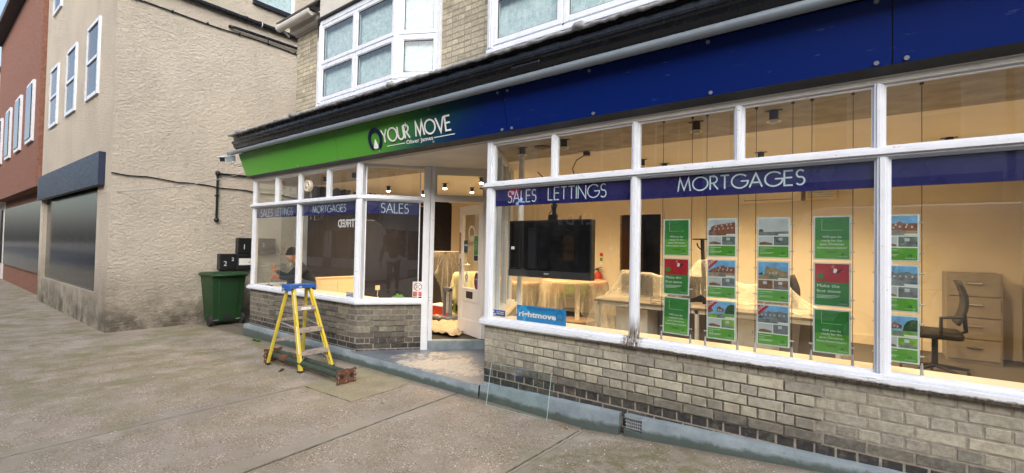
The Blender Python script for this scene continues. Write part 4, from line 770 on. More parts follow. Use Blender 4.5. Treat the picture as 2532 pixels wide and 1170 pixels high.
def card(x0,z0,kind,label,w=.203,h=.288,tilt=0):
    a=T('window_card',label,'poster',(x0+w/2,PY,z0),'property posters in the shop window')
    X=Matrix.Translation((x0,PY-.004,z0))@Matrix.Rotation(rad(tilt),4,'Y')
    def bx(mat,a0,a1,b0,b1,k,name,lab=None,par=a): return M(X).mat(mat).box(a0*w,a1*w,-.0004*k-.0006,-.0004*k,b0*h,b1*h).build(name,par,label=lab)
    M(X).mat('plain_acrylic').box(-.004,w+.004,-.006,-.0048,-.004,h+.004).build('holder_front',a)
    sh=M(X).mat('acrylic_edge').box(-.004,w+.004,.0005,.003,-.004,h+.004).build('holder_back',a)
    ppy=lambda mat,pts,k,name,par: M(X).mat(mat).poly([(p[0]*w,p[1]*h) for p in pts],(0,-.0004*k,0),X_,Z_,NF,.0005).build(name,par)
    tx=lambda s_,u,v,size,k,mat,wd=None,al='CENTER',bd=0: textm(mk,s_,(u*w,-.0004*k-.0008,v*h),X_,Z_,NF,size*h,.0004,al,width=wd*w if wd else None,bold=bd)
    if kind=='boom':
        bx('poster_green',.03,.97,.45,.985,1,'upper_sheet'); bx('poster_lime',.03,.97,.015,.45,1,'lower_sheet')
        mk=M(X).mat('letter_white')
        for i,s_ in enumerate(('Will you be','ready for the','post Christmas','home-buyers boom?')): tx(s_,.5,.50-.085*i,.075,3,'letter_white',[.52,.56,.66,.82][i])
        for (p,q) in (((.22,.68),(.22,.95)),((.22,.68),(.80,.68))): ribbon(mk,[(p[0]*w,p[1]*h),(q[0]*w,q[1]*h)],.0012,(0,-.0014,0),X_,Z_,NF,.0004)
        mk.build('lettering',a); mk=M(X).mat('sign_black'); ribbon(mk,[(u*w,v*h) for u,v in ((.24,.80),(.30,.87),(.38,.90),(.43,.85),(.52,.875),(.62,.90),(.78,.945))],.0028,(0,-.0014,0),X_,Z_,NF,.0004)
        fine(mk,(.5*w,-.0014,.17*h),X_,NF,[(0,.07),(0,.05)],.0075,.003,True,.0004); mk.build('graph_line',a)
    elif kind=='first':
        bx('poster_red',.03,.97,.55,.985,1,'upper_sheet'); bx('poster_green',.03,.97,.015,.55,1,'lower_sheet')
        mk=M(X).mat('letter_white'); tx('Make the',.08,.435,.105,3,'x',.62,'LEFT'); tx('first move',.08,.315,.105,3,'x',.66,'LEFT'); fine(mk,(.08*w,-.0014,.24*h),X_,NF,[(0,.13),(0,.12),(0,.09)],.0085,.003,False,.0004); mk.build('lettering',a)
        f=M(X).mat('skin'); f.poly([(.48*w,.90*h),(.52*w,.97*h),(.58*w,.94*h),(.55*w,.88*h)],(0,-.0016,0),X_,Z_,NF,.0004); f.mat('letter_white').poly([(.54*w,.78*h),(.56*w,.88*h),(.64*w,.87*h),(.65*w,.78*h)],(0,-.0016,0),X_,Z_,NF,.0004); f.mat('poster_red').poly([(.50*w,.6*h),(.55*w,.78*h),(.65*w,.78*h),(.80*w,.60*h),(.72*w,.58*h),(.60*w,.70*h)],(0,-.0016,0),X_,Z_,NF,.0004); f.mat('logo_navy').poly([(.62*w,.80*h),(.78*w,.88*h),(.80*w,.86*h),(.66*w,.76*h)],(0,-.0020,0),X_,Z_,NF,.0004); f.build('dancer_picture',a)
        c_=M(X).mat('poster_green').cyl((.19*w,-.0012,.69*h),.020,-.0008,20,'y').build('round_badge',a)
    else:
        bx('sheet_white',.01,.99,.008,.992,1,'paper'); bx('poster_lime',.03,.97,.018,.285,2,'green_panel')
        sky_,gr,hs_,dt,sold=kind
        p=bx(sky_,.03,.97,.555,.985,2,'main_photo')
        ppy(gr,[(.03,.555),(.97,.555),(.97,.66),(.55,.68),(.03,.64)],3,'photo_ground',p)
        if hs_=='row': H_=[[(.12,.64),(.12,.78),(.22,.83),(.93,.90),(.97,.90),(.97,.66)]]; wn_=[(.25,.72),(.40,.73),(.55,.74),(.72,.75),(.86,.76),(.3,.80),(.5,.82),(.68,.84),(.82,.85)]
        elif hs_=='gable': H_=[[(.22,.65),(.26,.84),(.30,.88),(.75,.80),(.75,.67)],[(.75,.67),(.75,.77),(.95,.75),(.95,.67)]]; wn_=[(.4,.71),(.5,.71),(.6,.71)]
        elif hs_=='semi': H_=[[(.30,.67),(.32,.82),(.45,.82),(.55,.87),(.64,.82),(.97,.82),(.97,.66)],[(.10,.66),(.10,.74),(.30,.80),(.30,.66)]]; wn_=[(.4,.73),(.55,.75),(.7,.74),(.84,.74),(.45,.79),(.72,.79)]
        elif hs_=='terr': H_=[[(.03,.68),(.12,.83),(.24,.85),(.30,.82),(.36,.86),(.46,.82),(.55,.85),(.62,.84),(.74,.87),(.86,.83),(.97,.84),(.97,.67)]]; wn_=[(.15,.75),(.28,.76),(.42,.76),(.56,.76),(.70,.76),(.85,.76)]
        else: H_=[[(.03,.66),(.03,.82),(.18,.80),(.22,.72)],[(.35,.72),(.36,.82),(.44,.87),(.52,.82),(.6,.80),(.6,.72)]]; wn_=[(.42,.77),(.5,.76)]
        for q in H_: ppy(dt,q,4,'photo_house',p)
        mk=M(X).mat('pale_print')
        for u,v in wn_: mk.box((u-.022)*w,(u+.022)*w,-.0026,-.0022,v*h-.006,v*h+.006)
        mk.build('photo_windows',p)
        ppy('tree_print',[(.62,.68),(.66,.80),(.72,.88),(.84,.93),(.97,.92),(.97,.68)] if hs_=='lane' else [(.03,.66),(.05,.70),(.14,.72),(.2,.66)],5,'photo_tree',p)
        ppy('grey_print',[(.35,.60),(.42,.65),(.55,.66),(.66,.63),(.6,.58),(.45,.57)] if hs_!='row' else [(.03,.62),(.05,.68),(.16,.70),(.2,.63)],5,'photo_car',p)
        s1,s2=('pale_print','dim_print') if hs_ in('row','semi') else (('brown_print','brown_print') if hs_=='gable' else ('pale_print','field_print' if hs_=='lane' else 'grey_print'))
        for (u0,u1,mm_,qq) in ((.03,.495,s1,'brown_print'),(.515,.97,s2,'grey_print')):
            p=bx(mm_,u0,u1,.31,.53,2,'small_photo'); ppy(qq,[(u0+.02,.32),(u0+.05,.38),(u0+.2,.40),(u1-.03,.36),(u1-.02,.32)],3,'photo_furniture',p); ppy('pale_print',[(u0+.15,.43),(u0+.15,.50),(u0+.27,.50),(u0+.27,.43)],3,'photo_window',p)
        bx('letter_white',.66,.965,.56,.595,6,'photo_tag')
        mk=M(X).mat('letter_white'); fine(mk,(.07*w,-.0018,.235*h),X_,NF,[(0,.085),(0,.0),(0,.035),(0,0),(0,.09),(0,.08)],.0075,.0028,False,.0004); mk.build('lettering',a)
        if sold:
            ppy('poster_red',[(.03,.985),(.40,.985),(.03,.73)],8,'sold_corner',a); mk=M(X).mat('letter_white'); r2=Vector((math.cos(rad(44)),0,math.sin(rad(44)))); u2=Vector((-r2.z,0,r2.x)); textm(mk,'SOLD',(.045*w,-.0042,.83*h),r2,u2,NF,.028,.0004,bold=.02); mk.build('sold_lettering',a)
    mk=M(X).mat('logo_navy'); logo(mk,Vector((.80*w,-.0022,.115*h)),0,.0085,X_,Z_,NF,.0035,.0004); mk.mat('letter_white'); tx('YOUR MOVE',.80,.055,.026,4,'x',.26); mk.build('small_logo',a)
rows=(1.471,1.156,.842)
K=[('boom','green poster about the post Christmas boom, top of the first column'),('first','red and green Make the first move poster in the middle of the first column'),('boom','green poster about the post Christmas boom, bottom of the first column')]
for r,(k,l) in enumerate(K): card(1.803,rows[r],k,l,tilt=(0,0,1.2)[r])
for r,(k,l) in enumerate([(('pale_print','brick_print','row','brick_print',0),'poster of a long red brick house, top of the second column'),(('sky_print','tan_print','semi','brick_print',1),'poster with a SOLD corner and brick houses, middle of the second column'),(('sky_print','field_print','lane','brick_print',1),'poster with a SOLD corner, lane and big tree, bottom of the second column')]): card(2.149,rows[r],k,l)
for r,(k,l) in enumerate([(('pale_print','grey_print','row','pale_print',0),'pale poster of a pink brick house, top of the third column'),(('sky_print','tan_print','gable','tan_print',0),'poster of a tan barn under blue sky, middle of the third column'),(('sky_print','grey_print','terr','grey_print',1),'poster with a SOLD corner and grey terraced houses, bottom of the third column')]): card(2.499,rows[r],k,l)
K=[('boom','green poster about the post Christmas boom, top of the column farthest right in the photo'),('first','red and green Make the first move poster at the right edge of the photo'),('boom','green poster about the post Christmas boom, bottom at the right edge of the photo')]
for r,(k,l) in enumerate(K): card(2.849,rows[r],k,l)
for r,(k,l) in enumerate([(('sky_print','tan_print','semi','brick_print',0),'poster of brick houses, top of the farthest right cable pair'),(('sky_print','grey_print','terr','grey_print',0),'poster of grey terraced houses, middle of the farthest right cable pair'),(('sky_print','field_print','lane','brick_print',0),'poster of a lane and tree, bottom of the farthest right cable pair')]): card(3.193,rows[r],k,l)

# stickers on the glass (inside face)
def sticker(name,label,O,r,w,h,mat,build):
    O=Vector(O); a=T(name,label,'sticker' ,tuple(O)); 
    n=Vector(r).cross(Z_); n=n if n.dot(CAM-O)>0 else -n
    B(mat).poly([(0,0),(w,0),(w,h),(0,h)],O,r,Z_,n,.001).build('backing',a); build(a,O,Vector(r),n); return a
def rm(a,O,r,n):
    m=B('rm_light'); m.poly([(.0,.095),(.055,.145),(.09,.145),(.16,.085),(.125,.085),(.105,.10),(.105,.0),(.075,.0),(.075,.115),(.04,.095),(0,.06)],O,r,Z_,n,.0014); m.build('house_arrow',a)
    m=B('letter_white'); textm(m,'rightmove',O+r*.022+Z_*.045,r,Z_,n,.072,.002,width=.43,bold=.035); m.build('lettering',a)
    m=B('rm_dark'); textm(m,'find our properties on',O+r*.13+Z_*.122,r,Z_,n,.028,.002,width=.30); ribbon(m,[(.463,.05),(.463,.10),(.496,.135),(.529,.10),(.529,.05),(.508,.05),(.496,.062),(.484,.05),(.463,.05)],.007,O,r,Z_,n,.002); m.build('small_lettering',a)
sticker('sticker','bright blue rightmove sticker low in the right window','' or (.393,.019,.800),X_,.562,.150,'rm_blue',rm)
def om(a,O,r,n):
    m=B('letter_white'); m.poly([(.008,.012),(.035,.056),(.05,.034),(.04,.034),(.034,.044),(.022,.022),(.065,.022),(.065,.012)],O,r,Z_,n,.0016); textm(m,'The Property\nOmbudsman',O+r*.072+Z_*.038,r,Z_,n,.018,.0016,width=.10,bold=.03); m.build('lettering',a)
sticker('sticker','small blue ombudsman sticker at the bottom left corner of the right window',(.060,.019,.812),X_,.186,.062,'sign_blue',om)
def bs(a,O,r,n):
    m=B('sheet_white'); m.poly([(.006,.034),(.21,.034),(.21,.066),(.006,.066)],O,r,Z_,n,.0014); m.build('white_strip',a); m=B('letter_white'); fine(m,O+r*.03+Z_*.010,r,n,[(0,.15)],.01,.012); m.build('lettering',a); m=B('rm_dark'); fine(m,O+r*.02+Z_*.044,r,n,[(0,.17)],.01,.009,False,.0024); m.build('lettering',a)
sticker('sticker','small blue and white sticker at the bottom right of the left window',(-2.53,.019,.787),X_,.216,.072,'sign_blue',bs)
u2=Vector((P_B[0]-P_A[0],P_B[1]-P_A[1],0)).normalized(); n2=Vector((u2.y,-u2.x,0)); o2=Vector((P_A[0],P_A[1],0))-n2*.02
def ns(a,O,r,n):
    m=B('sign_red'); m.poly([(.008,.008),(.132,.008),(.132,.068),(.008,.068)],O,r,Z_,n,.0014); cx=.07;cz=.135; pts=[(cx+.05*math.cos(rad(t)),cz+.05*math.sin(rad(t))) for t in range(0,361,12)]; ribbon(m,pts,.010,O,r,Z_,n,.002); ribbon(m,[(cx-.034,cz+.034),(cx+.034,cz-.034)],.009,O,r,Z_,n,.0024); m.build('prohibition_ring',a)
    m=B('sign_black'); ribbon(m,[(cx-.03,cz-.022),(cx+.028,cz+.024)],.008,O,r,Z_,n,.0016); m.build('cigarette',a)
    m=B('letter_white'); textm(m,'It is against the law\nto smoke in these\npremises',O+r*.07+Z_*.05,r,Z_,n,.017,.0018,'CENTER',width=.105); m.build('lettering',a)
sticker('sticker','white and red no smoking sticker low in the angled window',o2+u2*.715+Z_*.812,u2,.14,.205,'sheet_white',ns)
# stickers on the door glass
def dst(x0,x1,z0,z1,mat,label,fn_):
    O=DX@Vector((x1,.006,z0)); r=(DX.to_3x3()@Vector((-1,0,0))); sticker('sticker',label,O,r,x1-x0,z1-z0,mat,fn_)
dst(.475,.60,1.42,1.60,'teal_dark','dark teal closed sign hanging inside the open door glass',lambda a,O,r,n:(lambda m:(textm(m,'closed',O+r*.01+Z_*.10,r,Z_,n,.045,.002,width=.105,bold=.03),m.build('lettering',a)))(B('letter_white')))
def pg(a,O,r,n):
    m=B('poster_green'); m.poly([(.008,.09),(.132,.09),(.132,.36),(.008,.36)],O,r,Z_,n,.0014); m.build('green_field',a); m=B('logo_navy'); m.poly([(.008,.008),(.132,.008),(.132,.085),(.008,.085)],O,r,Z_,n,.0014); m.build('navy_field',a); m=B('letter_pale'); fine(m,O+r*.07+Z_*.32,r,n,[(0,.05),(0,0)]+[(0,.07)]*7,.02,.004,True); m.build('lettering',a)
dst(.14,.28,1.30,1.665,'sheet_white','green and navy opening hours card on the open door glass',pg)
def oval(x,z,rx,rz,mat,lab,txt,tm,ts):
    O=DX@Vector((x,.006,z)); r=(DX.to_3x3()@Vector((-1,0,0))); n=DX.to_3x3()@Vector((0,1,0)); a=T('sticker',lab,'sticker',tuple(O)); B(mat).poly([(rx*math.cos(rad(t)),rz*math.sin(rad(t))) for t in range(0,360,12)],O,r,Z_,n,.001).build('backing',a); m=B(tm); textm(m,txt,O+Z_*.02,r,Z_,n,ts,.0016,'CENTER',bold=.02); m.build('lettering',a); return a,O,r,n
oval(.18,1.02,.066,.125,'purple','dark purple oval sticker low on the open door glass','Google','letter_white',.024)
a,O,r,n=oval(.49,1.03,.055,.11,'sheet_white','white oval sticker with a black emblem low on the open door glass','\n\nARLA','sign_black',.03)
m=B('sign_black'); ribbon(m,[(.032*math.cos(rad(t)),.03+.032*math.sin(rad(t))) for t in range(0,361,15)],.014,O,r,Z_,n,.0016); m.build('emblem',a)
# small fan in the left top pane
a=T('extractor_fan','round white extractor fan in the glass of the left window','fan',(-3.6,.03,2.3)); c=Vector((-3.6,.045,2.375)); m=B('interior_trim'); m.tube([c,c+Vector((0,-.05,0))],[.085,.085],24,caps=False); m.tube([c+Vector((.078*math.cos(rad(t)),-.05,.078*math.sin(rad(t)))) for t in range(0,361,12)],.008,6)
m.build('housing',a); m=B('interior_trim')
for t in range(0,180,30): m.beam(c+Vector((-.075*math.cos(rad(t)),-.05,-.075*math.sin(rad(t)))),c+Vector((.075*math.cos(rad(t)),-.05,.075*math.sin(rad(t)))),.008,.006,up=(0,1,0))
m.cyl(c+Vector((0,-.06,0)),.02,.02,14,'y'); m.build('grille',a); B('dark_metal').cyl(c+Vector((0,.005,0)),.075,.004,20,'y').build('fan_blade',a); m=B('interior_trim'); m.tube([c+Vector((.0,0,-.09)),c+Vector((.05,0,-.5))],.002,5); m.tube([c+Vector((.03,0,-.09)),c+Vector((.16,0,-.52))],.002,5); m.build('pull_cord',a)
# ---------- furniture and things inside
import numpy as np
def drape(name,label,boxes,bounds,floor,z0=None,step=.045,mat='plastic_sheet',cat='dust sheet',seed=0,cyls=(),steps=170,rot=0,pin=None):
    """a real sheet let fall over boxes (x0,x1,y0,y1,ztop) and round tops (cx,cy,r,ztop)"""
    rn=np.random.RandomState(seed); x0,x1,y0,y1=bounds; nx=int((x1-x0)/step)+1; ny=int((y1-y0)/step)+1
    X,Y=np.meshgrid(np.linspace(x0,x1,nx),np.linspace(y0,y1,ny),indexing='ij'); cx,cy=(x0+x1)/2,(y0+y1)/2; c_,s_=math.cos(rot),math.sin(rot)
    top=max([b_[4] for b_ in boxes]+[c[3] for c in cyls]) if z0 is None else z0
    P=np.stack([cx+(X-cx)*c_-(Y-cy)*s_,cy+(X-cx)*s_+(Y-cy)*c_,np.full_like(X,top+.03)],-1); P[...,2]+=rn.rand(nx,ny)*.012; P[...,:2]+=(rn.rand(nx,ny,2)-.5)*.004
    V=np.zeros_like(P); hx=(x1-x0)/(nx-1); hy=(y1-y0)/(ny-1); mg=.014; dt=.02
    def con(A,B_,L,k):
        D=B_-A; d=np.linalg.norm(D,axis=-1,keepdims=True)+1e-9; q=(d-L)/d*.5*k*D; A+=q; B_-=q
    def coll(P,Q):
        for (a,b_,c,d,t) in boxes:
            a,b_,c,d,t=a-mg,b_+mg,c-mg,d+mg,t+mg
            ins=(P[...,0]>a)&(P[...,0]<b_)&(P[...,1]>c)&(P[...,1]<d)&(P[...,2]<t)
            if not ins.any(): continue
            pen=np.stack([P[...,0]-a,b_-P[...,0],P[...,1]-c,d-P[...,1],t-P[...,2]],-1); k=pen.argmin(-1); k=np.where(Q[...,2]>=t-.004,4,k)
            for i,(ax,v) in enumerate(((0,a),(0,b_),(1,c),(1,d),(2,t))):
                m_=ins&(k==i); P[...,ax][m_]=v
                if i==4: P[...,0][m_]=P[...,0][m_]*.4+Q[...,0][m_]*.6; P[...,1][m_]=P[...,1][m_]*.4+Q[...,1][m_]*.6
        for (ax_,ay_,r_,t) in cyls:
            dx=P[...,0]-ax_; dy=P[...,1]-ay_; rr=np.sqrt(dx*dx+dy*dy)+1e-9; R=r_+mg; ins=(rr<R)&(P[...,2]<t+mg)&(P[...,2]>t-.12)
            up=ins&((t+mg-P[...,2])<(R-rr)); sd=ins&~up; P[...,2][up]=t+mg; P[...,0][up]=Q[...,0][up]; P[...,1][up]=Q[...,1][up]; P[...,0][sd]=ax_+dx[sd]/rr[sd]*R; P[...,1][sd]=ay_+dy[sd]/rr[sd]*R
        fl=P[...,2]<floor+.006; P[...,2][fl]=floor+.006; P[...,0][fl]=Q[...,0][fl]; P[...,1][fl]=Q[...,1][fl]
    for it in range(steps):
        Q=P.copy(); V[...,2]-=9.8*dt; V+= (rn.rand(nx,ny,3)-.5)*.12; V*=.96; P=P+V*dt
        for k in range(7):
            for o in (0,1):
                con(P[o:-1:2],P[o+1::2],hx,1) if P[o:-1:2].shape==P[o+1::2].shape else con(P[o:nx-1:2],P[o+1:nx:2],hx,1)
                con(P[:,o:ny-1:2],P[:,o+1:ny:2],hy,1)
            for o in (0,1):
                con(P[o:nx-1:2,:-1],P[o+1:nx:2,1:],math.hypot(hx,hy),.35); con(P[o:nx-1:2,1:],P[o+1:nx:2,:-1],math.hypot(hx,hy),.35)
            coll(P,Q)
        V=(P-Q)/dt
    m=B(mat); m.add([tuple(p) for p in P.reshape(-1,3)],[(i*ny+j,(i+1)*ny+j,(i+1)*ny+j+1,i*ny+j+1) for i in range(nx-1) for j in range(ny-1)],True)
    o=m.build(name,label=label,cat=cat,fix=False); md=o.modifiers.new('s','SUBSURF'); md.levels=1; md.render_levels=1; return o
# round table
tc=(-1.27,3.95)
a=T('round_table','round peach topped table on one white column, under plastic',cat:='table',(tc[0],tc[1],FZ))
B('tabletop_peach').cyl((tc[0],tc[1],.90),.60,.026,48).build('table_top',a,bevel=.004); B('white_plastic').cyl((tc[0]+.06,tc[1],.21),.045,.69,20).build('column',a); B('tabletop_peach').cyl((tc[0]+.06,tc[1],FZ),.32,.014,32).build('base_plate',a)
drape('plastic_sheet','clear plastic sheet hanging in folds round the round table',[],(tc[0]-1.05,tc[0]+1.05,tc[1]-1.0,tc[1]+.75),FZ,mat='plastic_thick',cyls=[(tc[0],tc[1],.60,.926)],seed=3,rot=.4,step=.05)
a=T('tub_chair','lime green tub chair standing behind the round table','chair',(-1.75,4.5,FZ)); B('lime_fabric').box(-2.0,-1.45,4.3,4.8,.45,.60).build('seat',a,bevel=.04); B('lime_fabric').box(-2.0,-1.45,4.72,4.86,.55,.88).build('backrest',a,bevel=.04); B('desk_grey').box(-2.1,-1.4,4.25,4.75,.3,.55).build('base',a)
for q in ((-2.05,4.3),(-1.45,4.3),(-2.05,4.7),(-1.45,4.7)): B('chrome').cyl((*q,FZ),.015,.1,8).build('leg',a)
drape('plastic_sheet','shiny plastic sheet over boxes left of the round table',[(-2.25,-1.72,3.1,3.5,.875)],(-2.75,-1.2,2.6,3.9),FZ,seed=4,rot=.3)
a=T('storage_box','grey box under shiny plastic, left of the round table','box',(-1.98,3.3,FZ)); B('desk_grey').box(-2.24,-1.73,3.12,3.48,FZ,.86).build('carton',a,bevel=.01); B('cardboard_brown').box(-2.25,-1.72,3.11,3.49,.82,.875).build('lid',a,bevel=.01)
# long desk
a=T('office_desk','long grey topped desk with white legs behind the posters','desk',(1.6,1.9,FZ))
B('desk_grey').box(.42,2.95,1.55,2.35,.872,.898).build('desk_top',a,bevel=.003); B('white_plastic').box(.46,2.92,1.58,1.61,.83,.872).box(.46,2.92,2.3,2.33,.83,.872).build('rail',a)
for x in (.44,1.62,2.88): B('white_plastic').box(x,x+.035,1.58,1.62,FZ,.872).box(x,x+.035,2.28,2.32,FZ,.872).box(x,x+.035,1.58,2.32,FZ,FZ+.03).build('leg',a)
B('desk_grey').box(.50,2.86,2.1,2.12,.35,.83).build('modesty_panel',a); B('white_plastic').box(.62,1.02,1.75,2.08,FZ+.02,.80).build('pedestal',a,bevel=.005); B('white_plastic').box(1.95,2.35,1.75,2.08,FZ+.02,.80).build('pedestal',a,bevel=.005)
def monitor(x,y,z1,w,label):
    a=T('monitor',label,'monitor',(x,y,.898),'computer monitors under plastic'); B('office_black').box(x-w/2,x+w/2,y,y+.03,z1-.30,z1).build('screen',a,bevel=.005); B('office_black').box(x-.03,x+.03,y+.03,y+.06,.90,z1-.1).box(x-.12,x+.12,y-.06,y+.14,.898,.912).build('stand',a)
monitor(.72,2.12,1.20,.42,'black monitor under plastic at the left end of the long desk'); monitor(1.33,2.16,1.20,.44,'black monitor under plastic in the middle of the long desk'); monitor(2.28,2.1,1.15,.30,'black monitor under plastic at the right end of the long desk')
drape('plastic_sheet','large plastic dust sheet thrown over the long desk and its monitors',[(.42,2.95,1.55,2.35,.898),(.50,.94,2.07,2.21,1.21),(1.11,1.55,2.11,2.25,1.21),(2.12,2.44,2.05,2.19,1.16),(1.50,1.70,1.92,2.08,1.40)],(.25,3.05,1.58,2.95),FZ,step=.045,seed=9,mat='plastic_thick')
drape('plastic_sheet','loose plastic hanging over the left front corner of the desk',[(.42,2.95,1.55,2.35,.912),(.49,.95,2.06,2.22,1.23)],(-.15,.85,1.05,2.35),FZ,seed=11,rot=.2)
drape('plastic_sheet','brownish plastic sheet falling over the desk front between poster columns',[(.42,2.95,1.55,2.35,.92)],(1.95,2.6,.95,2.0),FZ,mat='plastic_thick',seed=5,rot=-.15)
a=T('monitor_stand','black pole stand with a round plate on top, behind the posters','stand',(1.58,2.0,.9)); B('office_black').tube([(1.60,2.0,.90),(1.57,2.0,1.64)],.022,12).build('pole',a); B('office_black').cyl((1.565,2.0,1.64),.105,.012,24).build('top_plate',a); B('office_black').tube([(1.585,2.0,1.50),(1.53,1.97,1.56),(1.52,1.96,1.60)],.008,6).build('clamp_arm',a)
a=T('wire_tray','small wire letter tray on the grey desk top','tray',(1.25,1.68,.898)); m=B('dark_metal')
for q in (.0,.055): m.tube([(1.12,1.6,.90+q),(1.38,1.6,.90+q),(1.38,1.82,.90+q),(1.12,1.82,.90+q),(1.12,1.6,.90+q)],.003,5)
for x in (1.12,1.25,1.38): m.tube([(x,1.6,.90),(x,1.6,.955)],.003,5)
m.build('wire_frame',a)
# office chair
cx,cy=2.27,2.72
a=T('office_chair','black office chair with mesh back, half under plastic, right of the desk','chair',(cx,cy,FZ))
m=B('office_black'); m.grid(lambda u,v:(cx+.10+.07*math.sin(v*3),cy-.24+.48*u*(1-.15*abs(v-.4)),.78+.47*v),8,10); m.build('backrest',a,solid=.03,fix=False); B('office_black').box(cx-.32,cx+.14,cy-.24,cy+.24,.62,.70).build('seat',a,bevel=.03); B('dark_metal').cyl((cx-.08,cy,.30),.028,.33,12).build('gas_column',a)
B('office_black').tube([(cx+.05,cy,.66),(cx+.17,cy,.70),(cx+.15,cy,.95)],.02,8).build('back_support',a); B('office_black').tube([(cx-.05,cy-.26,.66),(cx-.05,cy-.30,.86),(cx+.12,cy-.30,.88)],.018,8).build('armrest',a)
for k in range(5):
    t=rad(72*k+20); e=Vector((cx-.08+.30*math.cos(t),cy+.30*math.sin(t),.27)); l_=B('office_black').tube([(cx-.08,cy,.31),(e.x,e.y,.28)],[.022,.015],8).build('leg',a); B('rubber').cyl((e.x-.012,e.y,FZ+.03),.03,.024,12,'x').build('castor',l_)
drape('plastic_sheet','clear plastic sheet over the office chair',[(cx+.10,cx+.20,cy-.2,cy+.24,1.25)],(cx+.10,cx+.95,cy-.10,cy+.6),FZ,seed=21)
ch2=copy_tree(a,(3.75,3.3,FZ)); ch2['label']='black office chair in the empty right end of the room'; ch2['group']='office chairs'; a['group']='office chairs'
f_=T('filing_cabinet','grey filing cabinet at the right end of the back wall','cabinet',(4.1,4.7,FZ)); B('desk_grey').box(3.85,4.35,4.4,4.96,FZ,1.3).build('carcass',f_,bevel=.006)
for z in (.24,.50,.76,1.02): dq=B('desk_grey').box(3.87,4.33,4.385,4.4,z,z+.245).build('drawer',f_,bevel=.003); B('chrome').box(4.03,4.17,4.36,4.385,z+.15,z+.165).build('handle',dq)
# wall things
a=T('air_conditioner','cream air conditioner high on the back wall','air conditioner',(1.78,4.9,2.31)); B('cream_wall').box(1.34,2.22,4.80,5,2.315,2.57).build('casing',a,bevel=.02); B('desk_grey').box(1.42,2.1,4.797,4.80,2.345,2.355).box(1.42,1.43,4.797,4.8,2.33,2.36).build('air_outlet',a); B('desk_grey').box(2.222,2.235,4.82,5,2.33,2.55).build('end_shadow_strip',a)  # solid grey strip stands in for the shadow at the casing end
a=T('fan_heater','louvred cream heater on the wall right of the air conditioner','heater',(2.45,4.9,2.31)); B('heater_cream').box(2.27,2.68,4.85,5,2.33,2.56).build('casing',a,bevel=.015); m=B('galv')
for z in (2.36,2.395,2.43,2.465,2.5): m.box(2.30,2.64,4.842,4.85,z,z+.018)
m.build('louvre',a)
a=T('fire_extinguisher','red fire extinguisher hanging on the back wall','fire extinguisher',(-1.30,4.92,.78)); B('red_plastic').tube([(-1.30,4.92,.74),(-1.30,4.92,.78),(-1.30,4.92,1.0),(-1.30,4.92,1.06)],[.065,.07,.07,.03],18).build('cylinder',a); B('dark_metal').tube([(-1.30,4.92,1.06),(-1.30,4.92,1.10)],.018,8).box(-1.36,-1.22,4.91,4.93,1.10,1.115).tube([(-1.36,4.92,1.11),(-1.22,4.92,1.15)],.008,6).build('valve',a); B('rubber').tube([(-1.32,4.92,1.10),(-1.40,4.9,1.07),(-1.41,4.88,.95)],.011,8).build('hose',a)
a=T('safety_sign','small red and green extinguisher sign on the back wall','sign',(-1.28,4.99,1.2)); B('sheet_white').box(-1.31,-1.23,4.988,5,1.20,1.44).build('backing',a); B('sign_red').box(-1.305,-1.235,4.985,4.988,1.36,1.435).build('red_field',a); B('poster_lime').box(-1.30,-1.24,4.985,4.988,1.27,1.34).build('green_field',a)
a=T('light_switch','white light switch on the back wall','switch',(-1.04,4.99,1.5)); B('white_plastic').box(-1.10,-.98,4.985,5,1.49,1.61).build('plate',a,bevel=.004); B('white_plastic').box(-1.06,-1.02,4.978,4.985,1.53,1.57).build('rocker',a)
# left room: heater, socket
a=T('wall_heater','long cream convector heater on the navy wall','heater',(-5.05,1.45,.5)); B('heater_cream').box(-5.115,-5.0,.97,2.0,.47,.885).build('casing',a,bevel=.012); B('desk_grey').box(-5.11,-5.0,.93,.97,.47,.885).build('end_cap',a,bevel=.01)
m=B('oak'); 
for i in range(2): m.box(-5.002,-4.997,1.0,1.95,.84+i*.018,.848+i*.018)
m.build('grille',a); B('desk_grey').box(-5.0,-4.996,1.42,1.424,.62,.80).build('seam',a)
a=T('wall_socket','cream socket with hanging cable low on the navy wall','socket',(-5.11,2.41,.56)); B('heater_cream').box(-5.115,-5.10,2.36,2.47,.565,.66).build('plate',a,bevel=.003); B('heater_cream').tube([(-5.10,2.42,.57),(-5.09,2.40,.45),(-5.08,2.46,.35),(-5.08,2.44,.2)],.008,6).build('cable',a)
B('green_cloth').grid(lambda u,v:(u2*(.42+.22*u)-n2*(.08+.10*v)+Vector((P_A[0],P_A[1],.765+.07*math.sin(math.pi*u)*math.sin(math.pi*v)+.015*math.sin(u*22+v*9)))),16,10).build('cleaning_cloth',label='crumpled green cloth on the board of the angled window',cat='cloth',fix=False)
